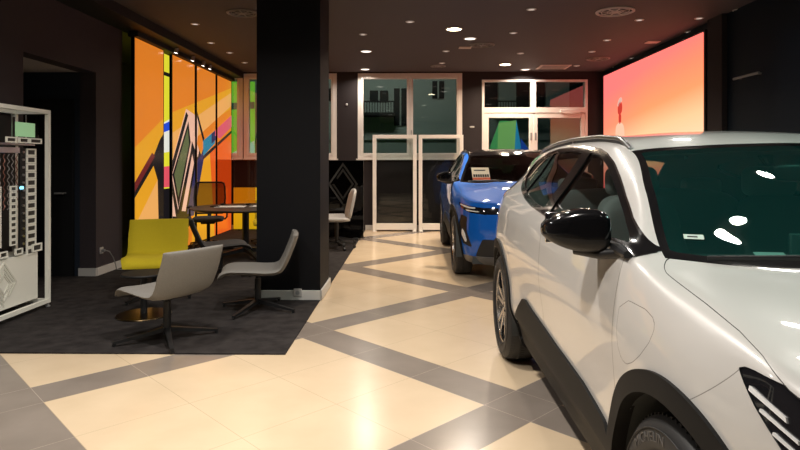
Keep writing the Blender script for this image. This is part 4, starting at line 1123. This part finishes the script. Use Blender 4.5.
b = MB(); b.box(((XA + XB) / 2 - .01, (Y0 + 5.60) / 2, .335), (XB - XA - .10, 5.60 - Y0 - .05, .44), bev=.003); pl = rel(b, 'plinth', M['display_white'], r)
b = MB(); xf = (XA + XB) / 2 - .01 + (XB - XA - .10) / 2
for q in emblem(0, 0, .34, .40, .02) + emblem(0, 0, .20, .235, .014):
    b.prism([(p.x, p.y) for p in q], (xf, 5.10, .335), (0, 1, 0), (0, 0, 1), (.006, 0, 0))
rel(b, 'emblem_relief', M['relief'], r)
b = MB(); b.box(((XA + XB) / 2, (Y0 + Y1) / 2, .115), (XB - XA - 2 * t, .05, .03)); rel(b, 'bearer', M['display_white'], r)
b = MB(); b.box((XA + .025, (Y0 + Y1) / 2, 1.22), (.012, Y1 - Y0 - 2 * t, 1.25)); rel(b, 'back_panel', M['black'], r)
b = MB(); b.box(((XA + XB) / 2, (Y0 + 5.52) / 2, 1.57), (XB - XA - .08, 5.52 - Y0 - .04, .016)); sh_ = rel(b, 'shelf', M['satin_metal'], r)
for y in (5.30, 5.50):
    b = MB(); b.cyl((-3.60, y, 1.578), (-3.60, y, 1.85), .006, 8); rel(b, 'hanger_rod', M['satin_metal'], r)
b = MB(); b.box((-3.56, 5.60, 1.72), (.012, .05, .27)); rel(b, 'glass_strip', M['smoked'], r)
# ladder of square sample frames
def sample_frame(root, x, y, z, w, h, d, nm='sample_frame'):
    b = MB(); k = .014 if h > .06 else .011
    b.box((x, y, z + h / 2 - k / 2), (d, w, k)); b.box((x, y, z - h / 2 + k / 2), (d, w, k)); b.box((x, y - w / 2 + k / 2, z), (d, k, h - 2 * k)); b.box((x, y + w / 2 - k / 2, z), (d, k, h - 2 * k))
    o = rel(b, nm, M['display_white'], root)
    q = MB(); q.box((x - d * .3, y, z), (.006, w - 2 * k, h - 2 * k)); q.box((x - d * .1, y - .005, z - h * .08), (.01, w * .42, h * .2)); rel(q, 'sample', [M['sample_dark']], o)
    return o
M['sample_dark'] = mat('sample_dark', (.03, .028, .025), .4)
xs = -3.535
for i in range(14): sample_frame(r, xs, 5.475, 1.50 - i * .071, .135, .069, .014)
sample_frame(r, xs + .01, 5.545, .60, .14, .075, .016)
for yc, n_ in ((5.225, 10), (5.02, 10), (4.82, 8)):
    for i in range(n_): sample_frame(r, xs, yc, 1.17 - i * .0535, .085, .051, .014)
    sample_frame(r, xs + .01, yc + .06, .60, .10, .055, .016)
M['chain_red'] = mat('chain_red', (.22, .10, .08), .4, metal=.6); M['chain_grey'] = mat('chain_grey', (.26, .25, .25), .35, metal=.8)
# dark strip with pale studs beside the ladder, and hanging chains
b = MB(); b.box((xs - .01, 5.355, 1.08), (.02, .07, .92)); st = rel(b, 'stud_strip', M['black'], r)
for i in range(13):
    q = MB(); q.cyl((xs, 5.355, 1.50 - i * .07), (xs + .012, 5.355, 1.50 - i * .07), .011, 10); rel(q, 'stud', M['satin_metal'], st)
for k in range(9):
    yy = 5.27 - k * .055; b = MB()
    pts = [(xs + .006 * math.cos(i * 1.6), yy + .007 * math.sin(i * 1.6 + k), 1.48 - i * .017) for i in range(30)]
    b.tube(pts, .0045, 5); rel(b, 'chain', M['chain_red'] if k % 3 == 0 else M['chain_grey'], r)
b = MB(); b.box((xs - .005, 5.05, 1.515), (.03, .50, .05)); rel(b, 'chain_rail', M['satin_metal'], r)
# things standing on the top shelf / lit tag
b = MB(); b.box((-3.515, 5.36, 1.705), (.008, .27, .13)); o = rel(b, 'green_card', mat('green_card', (.30, .55, .30), .5, emit=(.35, .62, .33), estr=.35), r)
for yy, w in ((5.47, .17), (5.30, .13), (5.13, .13)): sample_frame(r, -3.49, yy, 1.605, w, .05, .016, 'shelf_frame')
b = MB(); b.box((xs + .02, 5.31, 1.175), (.014, .05, .028), bev=.006); rel(b, 'blue_lamp', emit_mat('blue_lamp', (.25, .75, 1), 2.2), r)

# socket, plug and cable by the left wall; socket on the pillar
def socket(loc, rz, label):
    r = empty('socket', loc, rz); tag(r, label, 'socket')
    b = MB(); b.box((0, -.006, 0), (.082, .012, .082), bev=.004); b.build('plate', M['white_plastic'], r)
    b = MB(); b.lathe([(0, 0), (.02, 0), (.021, .004), (0, .004)], 20, 0); o = b.build('insert', M['grey_plastic'], r); o.rotation_euler = (PI / 2, 0, 0); o.location = (0, -.0118, 0)
    return r
socket((XL, 7.33, .305), PI / 2, 'white wall socket on the dark left wall with a cable plugged in')
socket((-1.125, 5.975, .085), 0, 'white socket low on the front of the dark pillar')
b = MB(); b.cyl((XL + .014, 7.33, .305), (XL + .05, 7.33, .305), .018, 14); b.tube([(XL + .05, 7.33, .305), (XL + .09, 7.36, .29), (XL + .11, 7.42, .20), (XL + .10, 7.50, .10), (XL + .08, 7.56, .03), (XL + .12, 7.62, .016), (XL + .3, 7.75, .016), (XL + .55, 7.80, .016)], .006, 8)
tag(b.build('power_cable', M['grey_plastic']), 'grey power cable running from the left wall socket down to the carpet', 'cable')

# ------------------------------------------------------------------ ceiling fixtures
def cpos(px, py): k = (163 - py); Y = 590 * (ZC - 1.4) / k; return ((px - 408.6) * Y / 590, min(Y, 12.0))
M['lens_bright'] = emit_mat('lamp_bright', (1, .80, .52), 16); M['lens_soft'] = emit_mat('lamp_soft', (1, .90, .80), 2.6); M['lens_dim'] = emit_mat('lamp_dim', (1, .80, .68), .75)
M['ring'] = mat('lamp_ring', (.55, .52, .5), .4)
protos = {}
def downlight(x, y, kind, label):
    R = {'bright': .105, 'soft': .085, 'small': .042, 'spot': .034}[kind]
    if kind not in protos:
        r = empty('downlight', (0, 0, ZC)); g = MB(); g.lathe([(R, -.001), (R + .018, -.001), (R + .018, -.008), (R, -.012)], 32)
        g.build('ring', M['ring'], r)
        g = MB(); g.lathe([(0, -.006), (R, -.006)], 32); g.build('lens', {'bright': M['lens_bright'], 'spot': M['lens_bright'], 'soft': M['lens_soft'], 'small': M['lens_dim']}[kind], r, fix=False)
        protos[kind] = r
    else: r = copy_tree(protos[kind])
    r.location = (x, y, ZC); tag(r, label, 'ceiling lamp', {'bright': 'glaring downlights', 'spot': 'glaring downlights', 'soft': 'round downlights', 'small': 'small recessed ceiling spots'}[kind])
    return r
for (px, py), lb in (((454, 29), 'glaring warm downlight in the middle of the ceiling'), ((505, 64.5), 'glaring warm downlight above the roof of the blue car')):
    downlight(*cpos(px, py), 'bright', lb)
for (px, py), lb in (((470, 38.5), 'soft round downlight right beside the middle glaring lamp'), ((366, 51), 'soft round downlight between pillar and back window, the nearer one'), ((365, 69), 'soft round downlight close to the top of the back window, the farther one'), ((522, 72), 'soft round downlight just above the door transom')):
    downlight(*cpos(px, py), 'soft', lb)
small = [((410, 21.5), 'small ceiling spot near the pillar top, well left of the glaring lamp'), ((363, 34), 'small ceiling spot beside the pillar, above the round downlights'), ((446, 51), 'small ceiling spot below the middle glaring lamp'), ((442, 63), 'small ceiling spot above the back window by the little dome'), ((531, 9.5), 'small ceiling spot near the top edge, left of the lit round vent'), ((513, 33), 'small ceiling spot midway between the two vents and glaring lamp'), ((520, 53.5), 'small ceiling spot just up from the lamp over the blue car'), ((576, 66), 'small ceiling spot beyond the square vent towards the screen'),
 ((591, 52), 'small ceiling spot beside the farther round vent'), ((606, 40.5), 'small ceiling spot over the left part of the screen'), ((638, 20.5), 'small ceiling spot below the lit round vent'), ((735, 11), 'small ceiling spot above the dark right wall'), ((697, 19), 'small tilted ceiling spot above the screen end'), ((687, 32.5), 'small ceiling spot next to the screen top edge'), ((631, 58.5), 'small ceiling spot along the screen top, middle'), ((614.5, 67.5), 'small ceiling spot along the screen top, far part'),
 ((88, 7), 'first of two small ceiling spots by the left wall'), ((102, 13.5), 'second of two small ceiling spots by the left wall'), ((194, 23), 'small ceiling spot in front of the second orange panel'), ((210, 42), 'small ceiling spot in front of the third orange panel'), ((229, 52), 'small ceiling spot in front of the last orange panel'), ((244, 62), 'small ceiling spot nearest the left window')]
for (px, py), lb in small: downlight(*cpos(px, py), 'small', lb)
# lamps above and behind the camera, seen only as reflections
near = [(-.7, 1.5), (-.7, 3.4), (1.56, 2.74), (2.5, 3.95), (.5, 5.3), (2.6, 5.6), (.6, .3), (-2.3, 3.5), (2.2, 1.2)]
for i, (x, y) in enumerate(near): downlight(x, y, 'spot' if i == 2 else 'soft', 'glaring downlight above the white car, mirrored in its windscreen' if i == 2 else 'round downlight in the ceiling over the front of the showroom')
def round_vent(px, py, R, label, m):
    x, y = cpos(px, py); r = empty('round_vent', (x, y, ZC)); tag(r, label, 'vent', 'round ceiling vents')
    g = MB(); g.lathe([(R, -.001), (R, -.012), (R - .02, -.02), (R - .035, -.014), (R - .035, -.001)], 40); g.build('rim', m, r)
    g = MB()
    for k in (.38, .68): g.lathe([(R * k, -.004), (R * k + .006, -.012), (R * k + .012, -.004)], 36)
    for k in range(8):
        a = k * PI / 4; g.beam((.03 * math.cos(a), .03 * math.sin(a), -.010), ((R - .03) * math.cos(a), (R - .03) * math.sin(a), -.010), .016, .006)
    g.lathe([(0, -.016), (.045, -.016), (.05, -.004)], 20); g.build('grille', m, r)
    g = MB(); g.lathe([(0, -.002), (R - .02, -.002)], 36); g.build('throat', M['black'], r, fix=False)
M['vent'] = mat('vent_grey', (.22, .20, .19), .5); M['vent_pale'] = mat('vent_pale', (.62, .52, .48), .5)
round_vent(614, 12, .235, 'pale round ceiling vent with spokes, near the screen', M['vent_pale'])
round_vent(482, 45, .20, 'dark round ceiling vent behind the middle glaring lamp', M['vent'])
round_vent(597, 59, .21, 'dark round ceiling vent above the far end of the screen', M['vent'])
round_vent(242, 12, .20, 'dark round ceiling vent at the top left of the pillar', M['vent'])
round_vent(438, 66, .15, 'dark small round ceiling vent above the back window', M['vent'])
x, y = cpos(552, 72.5); r = empty('square_vent', (2.86, 11.7, ZC)); tag(r, 'flat pale rectangular vent in the ceiling above the door', 'vent')
g = MB(); g.box((0, 0, -.006), (.60, .50, .012), bev=.004); g.build('plate', M['vent_pale'], r); g = MB()
for i in range(6): g.box((0, -.2 + i * .08, -.014), (.50, .03, .006))
g.build('slat', M['vent'], r)
for px, py, lb in ((651, 42.5, 'small bright ceiling plate beside the middle of the screen'), ((465), 47.5, 'small pinkish ceiling plate beside the dark round vent')):
    x, y = cpos(px, py); g = MB(); g.box((0, 0, -.006), (.20, .16, .012), bev=.003); g.box((0, 0, -.0135), (.15, .11, .003)); o = g.build('ceiling_plate', M['vent_pale']); o.location = (x, y, ZC); tag(o, lb, 'ceiling plate')
# sensors on the back wall, light bar on the right wall
for x, z, lb in ((-1.29, 2.62, 'tiny white sensor on the dark wall between the windows'), (1.32, 2.15, 'small pale oval sign on the dark wall beside the glazed door')):
    g = MB(); superell(g, (0, -.012, 0), (.10 if x > 0 else .05, .024, .04 if x > 0 else .05), (.8, .8), (0, 0)); o = g.build('wall_sensor', M['white_plastic']); o.location = (x, YB, z); tag(o, lb, 'sensor')
r = empty('wall_bar', (XR, 7.0, 2.43)); tag(r, 'short dark grab bar fixed on the navy right wall', 'bar')
g = MB(); g.cyl((XR - .06, 6.78, 2.43), (XR - .06, 7.3, 2.43), .016, 12); rel(g, 'rail', M['grey_plastic'], r)
for y in (6.84, 7.24):
    g = MB(); g.cyl((XR, y, 2.43), (XR - .06, y, 2.43), .012, 10); rel(g, 'bracket', M['grey_plastic'], r)

# ------------------------------------------------------------------ cars
car, sh = make_car('car', (1.577, .66, 0), 'pearl white crossover car with black mirrors, parked nearest the camera', 'paint_white', 'paint_white', 'white', 1.15, lettering=True)
car2, sh2 = make_car('car', (1.45, 6.72, 0), 'metallic blue crossover car with black roof, parked behind the white car', 'paint_blue', 'paint_black', 'blue', .7, scale=(.965, .965, 1.035))
# notices
def card(name, loc, rot, w, h, mats, label, draw=None, parent=None):
    b = MB(); b.box((0, 0, 0), (w, .002, h))
    if draw:
        for (x, z, ww, hh, m) in draw: b.box((x, -.0016, z), (ww, .0014, hh), m)
    o = b.build(name, mats, parent); o.location = loc; o.rotation_euler = rot
    if label: tag(o, label, 'card')
    return o
blk = M['black']
bl_z = 1.17
c1 = card('price_card', (.93, 7.62, 1.262), (math.radians(-32), 0, .12), .23, .185, [mat('card_cream', (.86, .78, .60), .5), blk, mat('card_red', (.70, .16, .07), .5)], 'cream and orange price card on the dashboard of the blue car', [(.0, -.075, .23, .034, 2), (-.01, .05, .15, .014, 1)] + [(-.09 + .03 * i, -.03, .024, .04, 1) for i in range(7)])
c2 = card('paper_card', (1.125, 1.835, 1.104), (math.radians(-66), 0, -.1), .09, .075, [M['paper'], M['grey_plastic']], 'white paper tag lying behind the windscreen of the white car', [(.015, .0, .04, .008, 1)])

# ------------------------------------------------------------------ outside
r = empty('apartment_building', (-1, 19, 0)); tag(r, 'pale building across the street seen through the back windows at night', 'building')
M['facade'] = mat('pale_facade', (.42, .47, .44), .8); M['facade_dark'] = mat('dark_window', (.02, .025, .027), .2)
b = MB(); b.box((0, 19.5, 4), (24, 1, 9)); rel(b, 'facade', M['facade'], r)
b = MB(); b.box((0, 18.95, 2.25), (24, .12, .22)); b.box((0, 18.95, 4.6), (24, .12, .2)); rel(b, 'ledge', M['facade'], r)
for x, z, w_, h_ in ((-6.2, 3.6, 1.0, .9), (-4.2, 3.6, .9, .9), (-2.2, 3.6, .8, .4), (-.95, 3.55, .60, .36), (-.26, 3.2, .42, 1.2), (.95, 3.75, .38, .56), (2.4, 3.6, .9, .9), (3.9, 3.6, .9, .9), (5.6, 3.6, .9, .9)):
        b = MB(); b.box((x, 18.98, z), (w_, .06, h_)); wd = rel(b, 'window', M['facade_dark'], r)
        b = MB(); b.box((x, 18.94, z), (.05, .04, h_)); rel(b, 'sash_bar', M['facade'], wd)
for x in (-1.0, 3.2):
    b = MB(); b.box((x, 18.6, 2.92), (1.1, .9, .08)); 
    for k in range(14): b.box((x - .54 + k * .083, 18.2, 3.12), (.02, .02, .36))
    b.box((x, 18.2, 3.30), (1.1, .04, .04)); rel(b, 'balcony', M['black'], r)
s = MB(); s.box((0, 16.2, -.15), (26, 7.0, .1)); struct(s, 'street', mat('street_asphalt', (.05, .05, .05), .6))
r = empty('display_banner', (2.3, 13.3, 0)); tag(r, 'green and blue triangular banner standing outside the glazed door', 'banner')
b = MB(); 
BAN = [art('ban_green', (.10, .42, .14)), art('ban_lime', (.30, .60, .18)), art('ban_cyan', (.03, .32, .62)), art('ban_blue', (.01, .07, .45)), art('ban_dark', (.03, .09, .07))]
def tri(poly, k, y): b.prism(poly, (0, y, 0), (1, 0, 0), (0, 0, 1), (0, .02, 0), k)
tri([(1.62, .3), (1.62, 1.2), (2.05, 2.35), (2.25, 2.35), (2.0, .3)], 0, 13.3); tri([(1.95, .3), (2.02, 2.3), (2.42, 2.36), (2.3, .3)], 1, 13.29); tri([(2.3, .3), (2.42, 2.36), (2.62, 1.2), (2.6, .3)], 2, 13.28); tri([(2.48, .3), (2.52, 1.95), (2.98, 1.3), (3.0, .3)], 3, 13.27)
rel(b, 'printed_panel', BAN, r)
b = MB(); b.box((1.9, 13.3, .15), (.05, .4, .3)); b.box((2.7, 13.3, .15), (.05, .4, .3)); rel(b, 'stand', M['black'], r)
r = empty('display_banner', (-3.95, 13.0, 0)); tag(r, 'bright green banner glimpsed through the left window past the orange panels', 'banner')
b = MB(); b.box((-4.0, 13.0, 1.7), (1.2, .03, 3.0)); rel(b, 'printed_panel', art('ban_bright', (.28, .72, .06)), r)
b = MB(); b.prism([(-4.1, 1.5), (-3.4, 1.9), (-3.4, 1.5)], (0, 12.975, 0), (1, 0, 0), (0, 0, 1), (0, .004, 0)); b.prism([(-4.6, 2.7), (-3.4, 2.75), (-3.4, 2.6), (-4.6, 2.55)], (0, 12.975, 0), (1, 0, 0), (0, 0, 1), (0, .004, 0), 1); rel(b, 'stripe', [art('ban_pale', (.7, .8, .5)), art('ban_dark', (.03, .09, .07))], r)
b = MB(); b.box((-4.0, 13.0, .1), (1.0, .4, .2)); rel(b, 'stand', M['black'], r)

# ------------------------------------------------------------------ light
def area(x, y, z, e, size, col, shape='DISK', rot=None, spread=150):
    l = bpy.data.lights.new('lamp_light', 'AREA'); l.energy = e; l.size = size; l.color = col; l.shape = shape; l.spread = math.radians(spread)
    o = bpy.data.objects.new('lamp_light', l); COL.objects.link(o); o.location = (x, y, z)
    if rot: o.rotation_euler = rot
    return o
WARM = (1, .80, .58); SOFT = (1, .90, .78); NEUT = (1, .94, .86)
for px, py, e, c in ((454, 29, 60, WARM), (505, 64.5, 45, WARM), (470, 38.5, 40, SOFT), (366, 51, 34, SOFT), (365, 69, 16, SOFT), (522, 72, 20, SOFT)):
    x, y = cpos(px, py); area(x, y, ZC - .02, e, .18, c)
for i, ((x, y), e) in enumerate(zip(near, (54, 52, 5, 5, 20, 8, 2, 36, 2))): area(x, y, ZC - .02, e, .066 if i == 2 else .16, NEUT)
for y in (8.4, 9.6, 11.0): area(-2.6, y, ZC - .02, 5, .1, WARM)
area(-1, 14.0, 6.0, 80, 1.5, (1, .97, .90), rot=(math.radians(62), 0, 0))
r = empty('ceiling_light', (3.0, 1.5, ZC)); tag(r, 'cool white light panel in the ceiling above the far side of the white car', 'ceiling lamp')
g = MB(); g.box((0, 0, -.015), (.64, 1.24, .03), bev=.004); g.build('housing', M['ring'], r)
g = MB(); g.box((0, 0, -.031), (.58, 1.18, .004)); g.build('diffuser', emit_mat('cool_panel', (.62, 1, .90), 5), r)
l = area(3.0, 1.5, ZC - .05, 34, .58, (.55, 1, .88), 'RECTANGLE'); l.data.size_y = 1.18
w = bpy.data.worlds.new('night'); scene.world = w; w.use_nodes = True
w.node_tree.nodes['Background'].inputs[0].default_value = (.05, .07, .10, 1); w.node_tree.nodes['Background'].inputs[1].default_value = .12
scene.view_settings.exposure = 0.0
# ------------------------------------------------------------------ camera
cam = bpy.data.cameras.new('camera'); co = bpy.data.objects.new('camera', cam); COL.objects.link(co)
cam.sensor_width = 36; cam.lens = 36 * 590 / 800
co.location = (0, 0, 1.4); co.rotation_euler = (PI / 2, 0, .0146)
cam.shift_y = -62 / 800; cam.clip_start = .05
scene.camera = co
scene.view_settings.view_transform = 'Standard'; scene.view_settings.look = 'None'
scene.view_settings.gamma = 1; scene.view_settings.use_curve_mapping = False
scene.cycles.use_denoising = True
